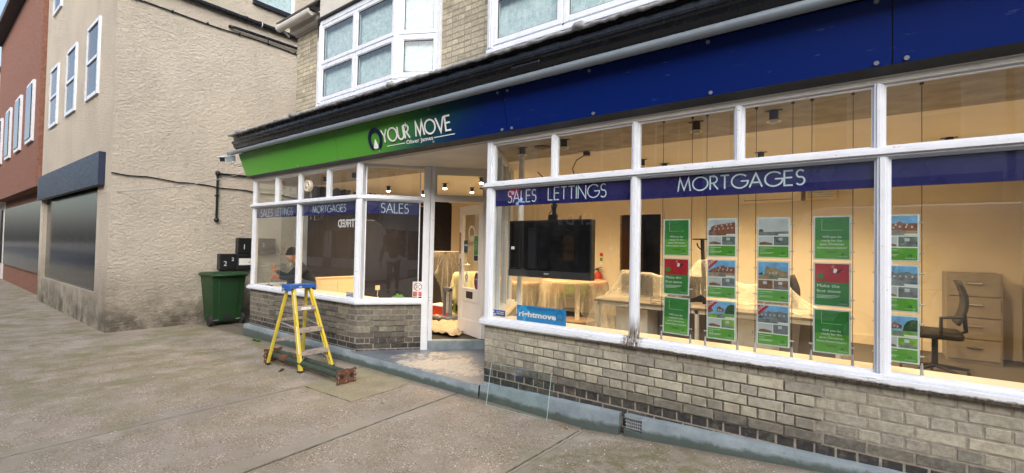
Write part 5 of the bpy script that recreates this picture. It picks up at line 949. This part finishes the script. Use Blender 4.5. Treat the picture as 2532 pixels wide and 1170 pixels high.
# seen through the doorway
a=T('dark_cabinet','dark brown cabinet under plastic seen through the doorway','cabinet',(-3.8,3.0,FZ)); B('office_black').box(-3.86,-3.46,2.75,3.3,FZ,1.37).build('carcass',a,bevel=.01); B('dark_wood').box(-3.88,-3.44,2.73,3.32,1.37,1.395).build('top',a)
drape('plastic_sheet','crinkled plastic sheet over the dark cabinet',[(-3.88,-3.44,2.73,3.32,1.395)],(-4.0,-2.7,2.35,3.7),FZ,seed=5)
a=T('armchair','pale armchair under a cloth behind the open door','armchair',(-2.4,2.6,FZ)); B('lime_fabric').box(-2.8,-2.0,2.35,2.95,.3,.6).build('seat',a,bevel=.05); B('lime_fabric').box(-2.85,-2.65,2.35,2.95,.3,1.0).build('backrest',a,bevel=.06)
drape('cloth_cover','thick pale plastic cover over the armchair',[(-2.85,-2.65,2.35,2.95,1.04),(-2.8,-2.0,2.35,2.95,.62)],(-3.1,-1.75,1.95,3.3),FZ,mat='plastic_warm',seed=6,cat='chair cover')
a=T('tool_case','red and black tool case on the dust sheet','tool case',(-3.15,2.55,FZ)); B('red_plastic').box(-3.35,-3.02,2.3,2.55,FZ+.02,.42).build('case',a,bevel=.02); B('sheet_white').box(-3.36,-3.0,2.28,2.57,.42,.44).build('paper',a)
a=T('floor_sander','blue grey handheld machine standing upright in the doorway','machine',(-2.72,2.2,FZ)); B('blue_grey_plastic').box(-2.83,-2.79,2.10,2.16,FZ+.02,.78).box(-2.68,-2.64,2.10,2.16,FZ+.02,.78).box(-2.83,-2.64,2.10,2.16,.72,.80).build('frame',a,bevel=.01); B('galv').box(-2.77,-2.70,2.12,2.18,.35,.7).build('motor',a,bevel=.01); B('blue_grey_plastic').box(-2.88,-2.60,2.0,2.26,FZ+.01,.30).build('base',a,bevel=.02)
a=T('tool_tray','black tray full of tools on the floor','tray',(-3.0,2.05,FZ)); B('office_black').box(-3.35,-2.62,1.92,2.12,FZ+.015,.27).build('tray',a,bevel=.01); m=B('galv')
for i in range(9): p=Vector((-3.3+i*.075,2.0+random.uniform(-.05,.05),.285)); m.mat(random.choice(['galv','oak','red_plastic','sheet_white'])).tube([p,p+Vector((random.uniform(-.1,.1),random.uniform(-.08,.08),random.uniform(0,.07)))],.012,7)
m.build('tools',a)
a=T('dust_sheet','cream cotton dust sheet rumpled over the floor inside the doorway','dust sheet',(-2.6,2,FZ)); rn=[random.uniform(0,6) for _ in range(6)]
def ds(u,v):
    x=-4.3+2.75*u; y=1.05+2.6*v; e=.05*math.sin(u*9+rn[0]); 
    return (x+.03*math.sin(v*30),y+e,FZ+.012+.016*(1+math.sin(x*9+y*14+rn[1]+math.sin(x*5)))+.012*(1+math.sin(x*-17+y*26+rn[2]))+.010*(1+math.sin(x*40+y*12)))
m=B('cover_cloth').grid(ds,90,80); m.f=[f for f in m.f if (lambda c:(c.x+1.95)-.15>(1.0-c.y)*.0-9 and not(c.x+c.y>-.32+.06*math.sin(c.x*14)))(sum((m.v[i] for i in f),Vector())/4)]; m.k=[0]*len(m.f); m.sm=set(range(len(m.f))); m.build('cloth',a,fix=False)
m=B('doormat'); m.poly([(.06,.07),(L3-.3,.07),(L3-.3,.55),(.06,.55)],(P_B[0],P_B[1],FZ+.002),(.7071,.7071,0),(-.7071,.7071,0),Z_,.012); m.build('door_mat',label='dark brown mat just inside the open door',cat='mat')
a=T('wooden_board','brown wooden board leaning behind the door glass','board',(-1.7,2.2,FZ)); B('oak').beam((-1.55,2.05,FZ+.03),(-1.95,2.35,1.75),.16,.025,up=(.4,-.5,.3)).build('plank',a)
# ================================================================== OUTSIDE THINGS
# step ladder
LG=gz(-2.6)
a=T('step_ladder','yellow step ladder with a blue top standing on the concrete','ladder',(-2.6,-.55,LG))
def rail(p,q,label=None):
    d=(Vector(q)-Vector(p)).normalized(); m=B('fibreglass_yellow'); m.beam(p,q,.012,.062,up=(1,0,0)); 
    for s_ in (-1,1): m.beam(p,q,.026,.007,up=(1,0,0),off=(.010*(1 if q[1]>-.55 else -1)*-1*1,s_*.028))
    return m.build('side_rail',a,bevel=.0015)
F1,F2=(-2.27,-.745,LG+.02),(-2.285,-.315,LG+.02); T1,T2=(-2.56,-.715,.95),(-2.56,-.485,.95)
R1,R2=(-2.965,-.80,LG+.015),(-2.965,-.34,LG+.015); S1,S2=(-2.67,-.725,.93),(-2.67,-.475,.93)
r1=rail(F1,T1);r2=rail(F2,T2)
for p,q in ((R1,S1),(R2,S2)): B('fibreglass_yellow').beam(p,q,.03,.034,up=(1,0,0)).build('rear_rail',a,bevel=.002)
for p in (F1,F2,R1,R2): B('rubber').box(p[0]-.035,p[0]+.035,p[1]-.02,p[1]+.02,LG,LG+.025).build('rubber_foot',a,bevel=.004)
lp=lambda A,Bq,z:Vector(A)+(Vector(Bq)-Vector(A))*((z-A[2])/(Bq[2]-A[2]))
for z in (.19,.455,.72):
    p,q=lp(F1,T1,z),lp(F2,T2,z); m=B('alu_worn'); m.box(p.x-.075,p.x+.028,p.y+.004,q.y-.004,z-.012,z+.002); m.box(p.x+.020,p.x+.030,p.y+.004,q.y-.004,z-.045,z+.002); m.build('step',a,bevel=.002)
m=B('ladder_blue'); m.box(-2.72,-2.51,-.765,-.435,.945,.992); m.box(-2.72,-2.51,-.775,-.755,.915,.992); m.box(-2.72,-2.51,-.445,-.425,.915,.992); tp=m.build('top_cap',a,bevel=.008)
m=B('letter_white'); textm(m,'cat',(-2.5095,-.66,.958),Y_,Z_,X_,.03,.001,bold=.02); m.build('lettering',tp)
for z in (.27,.54): 
    p,q=lp(R1,S1,z),lp(R2,S2,z); B('alu_worn').beam(p,q,.006,.035).build('rear_crossbar',a)
B('alu_worn').beam(lp(R1,S1,.74),lp(R2,S2,.74),.006,.05).build('rear_crossbar',a)
for A_,T_,R__,S_ in ((F1,T1,R1,S1),(F2,T2,R2,S2)): B('galv').beam(lp(A_,T_,.47),lp(R__,S_,.52),.006,.018).build('spreader_bar',a)
for A_,T_,sg in ((F1,T1,1),(F2,T2,-1)): p=lp(A_,T_,.05); q=lp(A_,T_,.18); B('galv').beam(p,(q.x-.02,q.y+.13*sg,.18),.016,.005).build('step_brace',a)
m=B('sticker_white'); p,q=lp(F1,T1,.17),lp(F1,T1,.50); m.beam(p+Vector((.030,-.004,0)),q+Vector((.030,-.004,0)),.019,.002,up=(1,0,0)); p,q=lp(F1,T1,.64),lp(F1,T1,.90); m.beam(p+Vector((.030,-.004,0)),q+Vector((.030,-.004,0)),.014,.002,up=(1,0,0)); m.build('label_strip',a)
p=lp(F1,T1,.72); B('sticker_white').box(p.x+.030,p.x+.0315,-.65,-.52,.682,.716).build('label_strip',a)
B('galv').box(-2.70,-2.65,-.785,-.775,.90,.95).build('pivot_plate',a,bevel=.003)
# pair of old iron pipes with rusty plates
a=T('iron_pipes','pair of old green iron pipes with rusty end plates lying under the ladder','pipes',(-2.3,-.66,gz(-2)))
def plate(x,y0,y1,z0,z1):
    cy=(y0+y1)/2; cz=(z0+z1)/2; W=(y1-y0)/2; Hh=(z1-z0)/2; pts=[]
    for i in range(48):
        t=2*math.pi*i/48; sq=1/max(abs(math.cos(t)),abs(math.sin(t))); k=sq**.85*(1+.07*math.cos(8*t)); pts.append((W*k*math.cos(t)*.95,Hh*k*math.sin(t)*.95))
    m=B('rust').poly(pts,(x,cy,cz),Y_,Z_,X_,.012); 
    o=m.build('end_plate',a,bevel=.002)
    h=B('sign_black')
    for yy in (-.06,.06): h.cyl((x+.0122,cy+yy,cz+.005),.026,.0012,16,'x')
    h.build('hole',o); h=B('pale_chip')
    for yy,zz in ((-.1,-.05),(-.1,.05),(.1,-.05),(.1,.05),(.1,.02),(.1,-.02),(0,.055),(0,-.05),(-.1,0)): h.cyl((x+.0125,cy+yy,cz+zz),.0045,.001,8,'x')
    h.build('bolt_hole',o)
    return cy,cz
plate(-1.455,-.775,-.525,gz(-2)+.003,.135); plate(-3.10,-.80,-.55,gz(-3)+.003,.13)
zz=.062
m=B('green_iron').tube([(-1.455,-.715,zz),(-2.3,-.715,zz),(-3.09,-.73,zz)],.035,16); m.tube([(-1.47,-.715,zz),(-1.455,-.715,zz)],.05,16); m.build('pipe',a); m=B('green_iron').tube([(-1.455,-.59,zz),(-3.09,-.60,zz)],.033,16); m.build('pipe',a)
m=B('rust'); m.tube([(-2.72,-.72,zz),(-2.62,-.72,zz)],.046,16); m.tube([(-2.74,-.72,zz),(-2.72,-.72,zz)],.052,16); m.tube([(-2.66,-.60,zz),(-2.6,-.60,zz)],.042,16); m.build('collar',a)
B('rust').tube([(-2.55,-.80,gz(-3)+.02),(-2.50,-.88,gz(-3)+.012),(-2.47,-.86,gz(-3)+.05)],.009,7).build('iron_hook',a)
# loose glass pane
gp=B('loose_glass'); g0,g1=Vector((.184,-.172,gz(0)+.004)),Vector((.864,-.132,gz(0)+.004)); t0_,t1_=Vector((.150,-.064,.350)),Vector((.862,-.064,.375)); nn2=(g1-g0).cross(t0_-g0).normalized(); nn2=nn2 if nn2.y<0 else -nn2
gp.add([g0,g1,t1_,t0_],[(0,1,2,3)]); a=T('glass_pane','loose sheet of clear glass leaning against the plinth by the entrance','glass pane',tuple(g0)); gp.build('sheet',a,fix=False)
e=B('glass_edge')
for p,q,wd in ((g0,g1,.003),(g1,t1_,.005),(t1_,t0_,.0022),(t0_,g0,.004)): e.beam(p,q,wd,.003,up=tuple(nn2))
e.build('polished_edge',a)
# air brick in the plinth
a=T('air_vent','dark iron air vent grille set in the blue painted plinth','vent',(1.64,-.03,.0)); z0_=gz(1.64)+.058; z1_=ztop(1.64)-.022; m=B('dark_metal'); m.box(1.57,1.72,-.022,-.018,z0_,z1_); m.build('back_plate',a); m=B('galv')
for i in range(8): x=1.58+i*.0185; m.box(x,x+.006,-.045,-.022,z0_,z1_)
for i in range(4): z=z0_+.004+i*(z1_-z0_-.008)/3; m.box(1.57,1.72,-.048,-.024,z-.003,z+.003)
m.build('grille',a)
# fallen leaves, litter chips, weeds
lv=[(.55,-.14,'small curled leaf nearest the plinth under the middle of the glass pane'),(.60,-.18,'larger brown leaf under the middle of the loose glass pane'),(.67,-.16,'brown leaf under the right part of the loose glass pane'),(1.03,-.14,'brown leaf lying between the glass pane and the joint in the concrete'),(1.10,-.18,'brown leaf just left of the double joint in the concrete'),(1.29,-.13,'brown leaf just right of the double joint, by the plinth'),(-.24,-.15,'brown leaf at the top end of the mossy joint by the platform'),(-.6,-.8,'lone brown leaf on the open concrete in front of the platform')]
for i,(x,y,lb) in enumerate(lv):
    s_=random.uniform(.010,.022); t=random.uniform(0,6); z=gz(x)+.004; m=B(random.choice(['leaf_brown','leaf_brown','red_leaf'])); ca,sa=math.cos(t),math.sin(t)
    pts=[(-1,0,.1),(-.3,.45,.35),(.4,.4,.2),(1,0,.5),(.3,-.4,.3),(-.4,-.4,.1)]; m.add([(x+s_*(p[0]*ca-p[1]*sa),y+s_*(p[0]*sa+p[1]*ca),z+s_*p[2]*.6) for p in pts]+[(x,y,z)],[(i_,(i_+1)%6,6) for i_ in range(6)])
    m.build('fallen_leaf',cat='leaf',group='dead leaves on the pavement',label=lb,fix=False)
m=B('pale_chip')
for i in range(700):
    x=random.uniform(-5,3.2); y=-.13-abs(random.gauss(0,1.3)); s_=random.uniform(.003,.009)
    if y<-4.8: continue
    z=gz(x)+.001; t=random.uniform(0,6); m.mat(random.choice(['pale_chip','pale_chip','leaf_brown'])); m.add([(x+s_*math.cos(t+k*1.57)*random.uniform(.6,1.2),y+s_*math.sin(t+k*1.57)*random.uniform(.6,1.2),z) for k in range(4)]+[(x,y,z+s_*.6)],[(0,1,4),(1,2,4),(2,3,4),(3,0,4)])
m.build('loose_grit',kind='stuff',fix=False,label='scattered pale grit and chips on the concrete')
def weed(x,y,n,h,label):
    m=B('weed_green')
    for i in range(n):
        t=random.uniform(0,6.28); L=random.uniform(.4,1)*h; px=x+random.uniform(-.09,.09); py=y+random.uniform(-.03,.03); d=Vector((math.cos(t),math.sin(t),0)); n_=Vector((-d.y,d.x,0)); z=gz(x)
        p0=Vector((px,py,z)); p1=p0+d*L*.5+Z_*L*.7; p2=p0+d*L+Z_*L*.6; w_=.007; m.add([p0,p1+n_*w_,p2,p1-n_*w_],[(0,1,2,3)])
    m.build('weed',label=label,cat='weed',fix=False)
weed(-4.72,-.17,90,.055,'low green weed growing at the foot of the plinth near the bin'); weed(-3.35,-.30,40,.04,'small weed tuft beside the far pipe plate')
# ================================================================== OPPOSITE SIDE OF THE STREET (seen reflected in the glass)
OY=-14.2
def terrace(x0,x1,label,wallm,fm,h=8.2,sign=None,glassx=None,f0=2.45,f1=3.75,shop=True,nwin=3,lit=False,dark='street_dark'):
    a=T('terrace_building',label,'building',((x0+x1)/2,OY-4,-.1),'buildings across the street'); W=x1-x0
    wins=[(x0+W*(i+.5)/nwin-.5,x0+W*(i+.5)/nwin+.5,4.7,6.5) for i in range(nwin)]
    m=B(wallm); xs=[x0]+[q for w_ in wins for q in w_[:2]]+[x1]
    for i in range(0,len(xs),2): m.box(xs[i],xs[i+1],OY-.3,OY,f1,h)
    for w_ in wins: m.box(w_[0],w_[1],OY-.3,OY,f1,4.7); m.box(w_[0],w_[1],OY-.3,OY,6.5,h)
    m.box(x0,x0+.5,OY-.3,OY,-.1,f1); m.box(x1-.5,x1,OY-.3,OY,-.1,f1); m.box(x0,x1,OY-9,OY-8.8,-.1,h); m.box(x0,x1,OY,OY+.08,4.42,4.55); m.box(x0,x1,OY-.3,OY,-.1,.55); m.build('wall',a)
    for w_ in wins:
        f=B('upvc').box(w_[0],w_[0]+.08,OY-.18,OY-.1,w_[2],w_[3]).box(w_[1]-.08,w_[1],OY-.18,OY-.1,w_[2],w_[3]).box(w_[0],w_[1],OY-.18,OY-.1,w_[2],w_[2]+.08).box(w_[0],w_[1],OY-.18,OY-.1,w_[3]-.08,w_[3]).box(w_[0],w_[1],OY-.18,OY-.1,5.55,5.62).build('window',a); B(dark).box(w_[0]+.05,w_[1]-.05,OY-.2,OY-.185,w_[2],w_[3]).build('pane',f)
    m=B('slate'); m.add([(x0,OY+.25,h),(x1,OY+.25,h),(x1,OY-4.5,h+2.6),(x0,OY-4.5,h+2.6),(x0,OY-9,h),(x1,OY-9,h)],[(0,1,2,3),(3,2,5,4),(0,3,4),(1,5,2)]); m.build('roof',a)
    B(fm).box(x0+.1,x1-.1,OY-.1,OY+.22,f0,f1).build('shop_fascia',a)
    n=4; fr=B(fm)
    for i in range(n+1): x=x0+.5+(W-1)*i/n; fr.box(x-.05,x+.05,OY-.1,OY+.05,.5,f0)
    fr.build('shop_frame',a); B(dark).box(x0+.5,x1-.5,OY-.2,OY-.15,.5,f0).build('shop_glass',a)
    if sign:
        for (t,x,z,s_,mt,wd) in sign: m=B(mt); textm(m,t,(x,OY+.23,z),-X_,Z_,-NF,s_,.02,'CENTER',width=wd,bold=.03 if s_>.5 else .01); m.build('sign_lettering',a)
    return a
terrace(-46,-31.2,'cream rendered terrace seen reflected far down the street','street_cream','street_dark')
terrace(-31,-27,'narrow shop with a black fascia reflected left of the navy betting shop','street_cream','street_dark',sign=[('REDKEN',-28.6,3.15,.5,'pale_chip',2.6)],nwin=2)
terrace(-26.8,-18,'cream building over a navy betting shop with white lit lettering','street_cream','street_navy',sign=[('BETFRED',-24.0,2.62,.72,'sign_lit',2.7)])
terrace(-17.8,-12.6,'red brick shop reflected in the left part of the right window','street_brick','street_dark',nwin=2)
am=terrace(-12.4,-9.4,'narrow cream shop beside the bar','street_cream','street_dark',nwin=1)
a=T('projecting_sign','tilted red and blue sign with white dots reflected in the right window','sign',(-10.1,OY+.6,3.4))
def tile(cx,cz,mt,dots):
    m=B(mt); R2=[(math.cos(rad(t+12))*.34,math.sin(rad(t+12))*.34) for t in (45,135,225,315)]; m.poly(R2,(cx,OY+.5,cz),-X_,Z_,-NF,.1); m.build('tile',a); m=B('sign_lit')
    for u,v in dots: m.cyl((cx+u,OY+.6,cz+v),.085,.012,16,'y')
    m.build('dot',a)
tile(-10.35,4.05,'sign_lit_red',[(0,0)]); tile(-9.95,3.62,'sign_lit_blue',[(.1,.1),(-.12,-.08)])
B('dark_metal').beam((-10.2,OY,3.85),(-10.2,OY+.5,3.85),.05,.05).build('bracket',a)
bar=terrace(-9.2,-2.2,'navy fronted bar with lattice gates, reflected in the television','street_brick','street_navy',sign=[('LY D’s',-7.2,2.55,.62,'letter_white',1.7)],nwin=3,f0=2.35)
for x in (-8.9,-7.67):
    m=B('warm_window' if x>-8 else 'dark_wood'); m.poly([(-.28,0),(.28,0),(.28,.9)]+[(.28*math.cos(rad(t)),.9+.25*math.sin(rad(t))) for t in range(0,181,15)][1:],(x,OY+.0,.95),X_,Z_,-NF,.01); m.build('lit_window',bar)
    m=B('black_lattice')
    for i in range(6): u=-.33+i*.133; m.box(x+u-.022,x+u+.022,OY+.05,OY+.07,.7,2.2)
    for i in range(5):
        u=-.33+i*.133
        for z in (1.3,1.6): m.beam((x+u,OY+.06,z),(x+u+.133,OY+.06,z+.15),.014,.014,up=(0,1,0)); m.beam((x+u+.133,OY+.06,z),(x+u,OY+.06,z+.15),.014,.014,up=(0,1,0))
    m.build('lattice_gate',bar)
terrace(-2,5.8,'cream terrace directly across from the right window','street_cream','street_dark'); terrace(6,14.5,'grey terrace behind the parked van','street_cream','street_dark'); 
sb=terrace(14.7,24,'cream bar building seen in the angled window above the van','street_cream','street_cream',nwin=4,dark='street_dark'); terrace(24.2,40,'red brick terrace at the far end of the street','street_brick','street_navy')
# white van
def van(x,y,label):
    a=T('parked_van',label,'van',(x,y,-.16)); z=-.16
    prof=[(-2.75,.45),(-2.75,1.0),(-2.70,1.9),(-2.55,2.42),(-2.2,2.5),(.9,2.5),(1.25,2.36),(1.95,1.42),(2.65,1.18),(2.78,.95),(2.78,.45)]
    m=B('van_white'); m.poly([(p,q) for p,q in prof],(x,y+.95,z),X_,Z_,NF,1.9); o=m.build('body',a,bevel=.09)
    B('street_dark').box(x+1.3,x+1.75,y-.955,y+.955,z+1.45,z+2.0).build('side_window',a); 
    m=B('street_dark'); m.poly([(1.30,2.27),(1.93,1.46),(1.96,1.47),(1.33,2.29)],(x,y+.85,z),X_,Z_,NF,1.7); m.build('windscreen',a)
    for wx in (-1.75,1.85):
        for s_ in (-1,1): w_=B('rubber').cyl((x+wx,y+s_*.90-.11,z+.35),.35,.22,24,'y').build('wheel',a,bevel=.02); B('galv').cyl((x+wx,y+s_*.90-.12,z+.35),.18,.24,16,'y').build('rim',w_)
    B('street_dark').box(x-2.8,x+2.82,y-.9,y+.9,z+.38,z+.5).build('bumper',a); 
    for s_ in (-1,1): B('sign_red').box(x-2.77,x-2.74,y+s_*.85-.06,y+s_*.85+.06,z+1.0,z+1.4).build('tail_light',a); B('sheet_white').box(x+2.76,x+2.79,y+s_*.7-.15,y+s_*.7+.15,z+.75,z+.95).build('headlight',a)
van(4.6,-7.4,'white panel van parked across the street, reflected in the angled window')
# people ------------------------------------------------------------------------------------------
def skin(name,J,E,mat,parent,sub=2,root=0):
    base=ORG[parent]; me=bpy.data.meshes.new(name); me.from_pydata([tuple(Vector(j[0])-base) for j in J],E,[]); o=bpy.data.objects.new(name,me); link(o); o.parent=parent; ORG[o]=base; me.materials.append(MAT[mat])
    md=o.modifiers.new('s','SKIN'); md.use_smooth_shade=True
    for i,j in enumerate(J):
        r=j[1]; me.skin_vertices[0].data[i].radius=(r,r) if not isinstance(r,tuple) else r
    me.skin_vertices[0].data[root].use_root=True
    s=o.modifiers.new('u','SUBSURF'); s.levels=sub; s.render_levels=sub; return o
def chain(J,n0=0): return [(i,i+1) for i in range(n0,n0+len(J)-1)]
def head(parent,c,face,hat=True):
    c=Vector(c); f=Vector(face).normalized(); s_=f.cross(Z_).normalized(); X=Matrix(((f.x,s_.x,0,c.x),(f.y,s_.y,0,c.y),(0,0,1,c.z),(0,0,0,1)))
    m=M(X).mat('skin'); 
    vs=[];fs=[];n,k=20,14
    for i in range(k+1):
        t=math.pi*i/k; z=.118*math.cos(t); rr=math.sin(t)
        for j in range(n):
            a_=2*math.pi*j/n; jaw=1-.28*max(0,-z/.118)**1.5; x=.098*rr*math.cos(a_)*(jaw if math.cos(a_)>0 else 1)+(.012 if z<0 and math.cos(a_)>0 else 0); y=.076*rr*math.sin(a_)*jaw
            if abs(y)<.02 and x>.05 and -.045<z<.02: x+=.020*(1-abs(y)/.02)
            if abs(abs(y)-.03)<.014 and x>.05 and 0<z<.03: x-=.008
            vs.append((x,y,z))
    for i in range(k):
        for j in range(n): fs.append((i*n+j,(i+1)*n+j,(i+1)*n+(j+1)%n,i*n+(j+1)%n))
    m.add(vs,fs,True); 
    for sg in (-1,1): m.sphere((-.005,sg*.078,-.005),(.022,.010,.032),8,6)
    o=m.build('head',parent); e=M(X).mat('sheet_white')
    for sg in (-1,1): e.sphere((.082,sg*.03,.010),(.010,.012,.008),8,6); 
    for sg in (-1,1): e.mat('jacket').sphere((.090,sg*.03,.010),(.005,.006,.006),6,5)
    e.build('eye',o); e=M(X).mat('brown_print'); e.sphere((.090,0,-.052),(.010,.024,.006),8,5); e.build('mouth',o)
    if hat:
        h=M(X).mat('beanie'); vs=[];fs=[]
        for i in range(9):
            t=rad(100)*i/8; z=.035+.115*math.cos(t); 
            for j in range(n): a_=2*math.pi*j/n; vs.append((-.008+.110*math.sin(t)*math.cos(a_),.090*math.sin(t)*math.sin(a_),z))
        for i in range(8):
            for j in range(n): fs.append((i*n+j,(i+1)*n+j,(i+1)*n+(j+1)%n,i*n+(j+1)%n))
        h.add(vs,fs,True); h.tube([(-.008+.112*math.cos(rad(t)),.092*math.sin(rad(t)),.022) for t in range(0,361,18)],.014,8); h.build('beanie',o)
    else: h=M(X).mat('beanie').sphere((-.018,0,.028),(.100,.086,.105),14,10).build('hair',o)
    return o
def hand(parent,w_,d,side,up,mat,curl=1.2,name='hand'):
    # palm + four fingers + thumb, each finger a chain
    w_=Vector(w_); d=Vector(d).normalized(); up=Vector(up).normalized(); s_=d.cross(up).normalized(); up=s_.cross(d).normalized(); J=[(w_,.020),(w_+d*.045,(.030,.014)),(w_+d*.085,(.036,.013))]; E=[(0,1),(1,2)]
    for i,(o_,L) in enumerate(((-.030,.075),(-.010,.085),(.010,.08),(.030,.062))):
        b_=w_+d*.088+s_*o_; a1=d*math.cos(curl*.4)-up*math.sin(curl*.4); a2=d*math.cos(curl)-up*math.sin(curl); a3=d*math.cos(curl*1.6)-up*math.sin(curl*1.6); k=len(J); J+= [(b_,.010),(b_+a1*L*.45,.0095),(b_+a1*L*.45+a2*L*.33,.0088),(b_+a1*L*.45+a2*L*.33+a3*L*.25,.007)]; E+=[(2,k),(k,k+1),(k+1,k+2),(k+2,k+3)]
    t0=w_+d*.035-s_*.028*side; k=len(J); J+=[(t0,.012),(t0+(d*.6-s_*side*.6-up*.4)*.045,.011),(t0+(d*.6-s_*side*.6-up*.4)*.045+(d*.7-up*.6)*.035,.009)]; E+=[(1,k),(k,k+1),(k+1,k+2)]
    return skin(name,J,E,mat,parent,1)
# workman inside the left window, sitting and working a scraper at the glass
a=T('person','man in a dark beanie sitting inside the left window, scraper in his orange gloves','person',(-4.6,.72,FZ))
pel=(-4.92,.86,.72)
J=[(pel,(.13,.11)),((-4.93,.82,.88),(.125,.10)),((-4.94,.72,1.04),(.14,.10)),((-4.95,.62,1.13),(.085,.075)),((-4.96,.56,1.18),.055),
 ((-5.04,.66,1.07),.060),((-5.10,.50,.92),.048),((-5.12,.36,.99),.040),((-5.13,.31,1.02),.034),
 ((-4.80,.64,1.07),.060),((-4.78,.48,.92),.048),((-4.95,.36,.90),.040),((-5.05,.33,.91),.034)]
E=[(0,1),(1,2),(2,3),(3,4),(2,5),(5,6),(6,7),(7,8),(2,9),(9,10),(10,11),(11,12)]
skin('jacket',J,E,'jacket',a)
J=[(pel,(.13,.11)),((-5.0,.78,.76),.085),((-5.05,.50,.85),.068),((-5.03,.55,.55),.055),((-5.0,.60,.28),.045),((-4.82,.78,.76),.085),((-4.76,.50,.85),.068),((-4.77,.55,.5),.055),((-4.78,.60,.28),.045)]
skin('jeans',J,[(0,1),(1,2),(2,3),(3,4),(0,5),(5,6),(6,7),(7,8)],'jeans',a)
for p in ((-5.0,.60),(-4.78,.60)): B('rubber').box(p[0]-.05,p[0]+.05,p[1]-.12,p[1]+.10,FZ,FZ+.09).build('boot',a,bevel=.025)
skin('neck',[((-4.955,.60,1.14),.052),((-4.965,.53,1.24),.05)],[(0,1)],'skin',a,1)
head(a,(-4.97,.50,1.295),(.05,-.97,-.25)); B('shirt_white').poly([(-.03,0),(.03,0),(0,-.09)],(-4.95,.47,1.15),(.9,-.2,0),Z_,(-.5,-.8,.2),.004).build('shirt_collar',a)
hand(a,(-5.125,.315,1.02),(-.55,-.15,.35),1,(-.3,-.9,.1),'glove',1.5,'glove'); hand(a,(-5.04,.33,.91),(-.9,-.2,.1),-1,(-.4,.8,.2),'glove',1.5,'glove')
st=T('scraper','long handled scraper held in orange gloves, its foot on the window board','tool',(-5.05,.24,.762)); B('oak').tube([(-5.17,.20,.78),(-5.17,.27,1.0),(-5.17,.27,1.05)],.010,8).tube([(-5.17,.27,1.05),(-5.155,.25,1.10),(-5.11,.23,1.13)],.014,8).build('handle',st); B('dark_metal').box(-5.19,-5.02,.16,.21,.763,.785).build('scraper_foot',st,bevel=.006)
sto=T('work_stool','dark stool under the seated man','stool',(-4.92,.88,FZ)); B('office_black').cyl((-4.92,.88,.56),.17,.05,24).build('seat',sto,bevel=.01)
for t in (45,135,225,315): B('dark_metal').tube([(-4.92+.12*math.cos(rad(t)),.88+.12*math.sin(rad(t)),.56),(-4.92+.18*math.cos(rad(t)),.88+.18*math.sin(rad(t)),FZ)],.012,8).build('leg',sto)
# the photographer, standing behind the camera (seen only as a reflection)
bk=Vector((-Fv.x,-Fv.y,0)).normalized(); sd_=Vector((Rv.x,Rv.y,0)).normalized(); PB=Vector((CAM.x,CAM.y,0))+bk*.50; g0_=gz(PB.x)
pp=lambda s_,f_,z:tuple(PB+sd_*s_-bk*f_+Z_*(z+g0_-.0))
a=T('person','photographer in dark clothes standing on the pavement, reflected in the angled window','person',(PB.x,PB.y,g0_))
J=[(pp(0,0,.95),(.17,.12)),(pp(0,0,1.15),(.17,.12)),(pp(0,.01,1.36),(.19,.12)),(pp(0,.02,1.46),(.09,.08)),(pp(0,.03,1.52),.06),
 (pp(.20,.02,1.40),.075),(pp(.27,.08,1.15),.058),(pp(.17,.30,1.28),.046),(pp(.13,.37,1.36),.038),
 (pp(-.20,.02,1.40),.075),(pp(-.31,.0,1.14),.058),(pp(-.36,.06,.92),.045),(pp(-.37,.08,.86),.038)]
skin('jacket',J,E,'jacket',a)
J=[(pp(0,0,.95),(.17,.13)),(pp(.10,0,.85),.10),(pp(.11,.02,.48),.068),(pp(.12,0,.10),.05),(pp(-.10,0,.85),.10),(pp(-.11,.02,.48),.068),(pp(-.12,0,.10),.05)]
skin('trousers',J,[(0,1),(1,2),(2,3),(0,4),(4,5),(5,6)],'jacket',a)
for s_ in (-.12,.12): J=[(pp(s_,-.04,.05),.048),(pp(s_,.06,.045),.045),(pp(s_,.17,.035),.036)]; skin('shoe',J,[(0,1),(1,2)],'rubber',a,1)
skin('neck',[(pp(0,.02,1.46),.055),(pp(0,.03,1.56),.052)],[(0,1)],'skin',a,1)
head(a,pp(0,.05,1.66),-bk,False); hand(a,pp(.13,.37,1.36),-bk+Z_*.5,1,sd_,'skin',1.3); hand(a,pp(-.37,.08,.86),Vector((0,0,-1))-bk*.3,1,-sd_,'skin',.5)
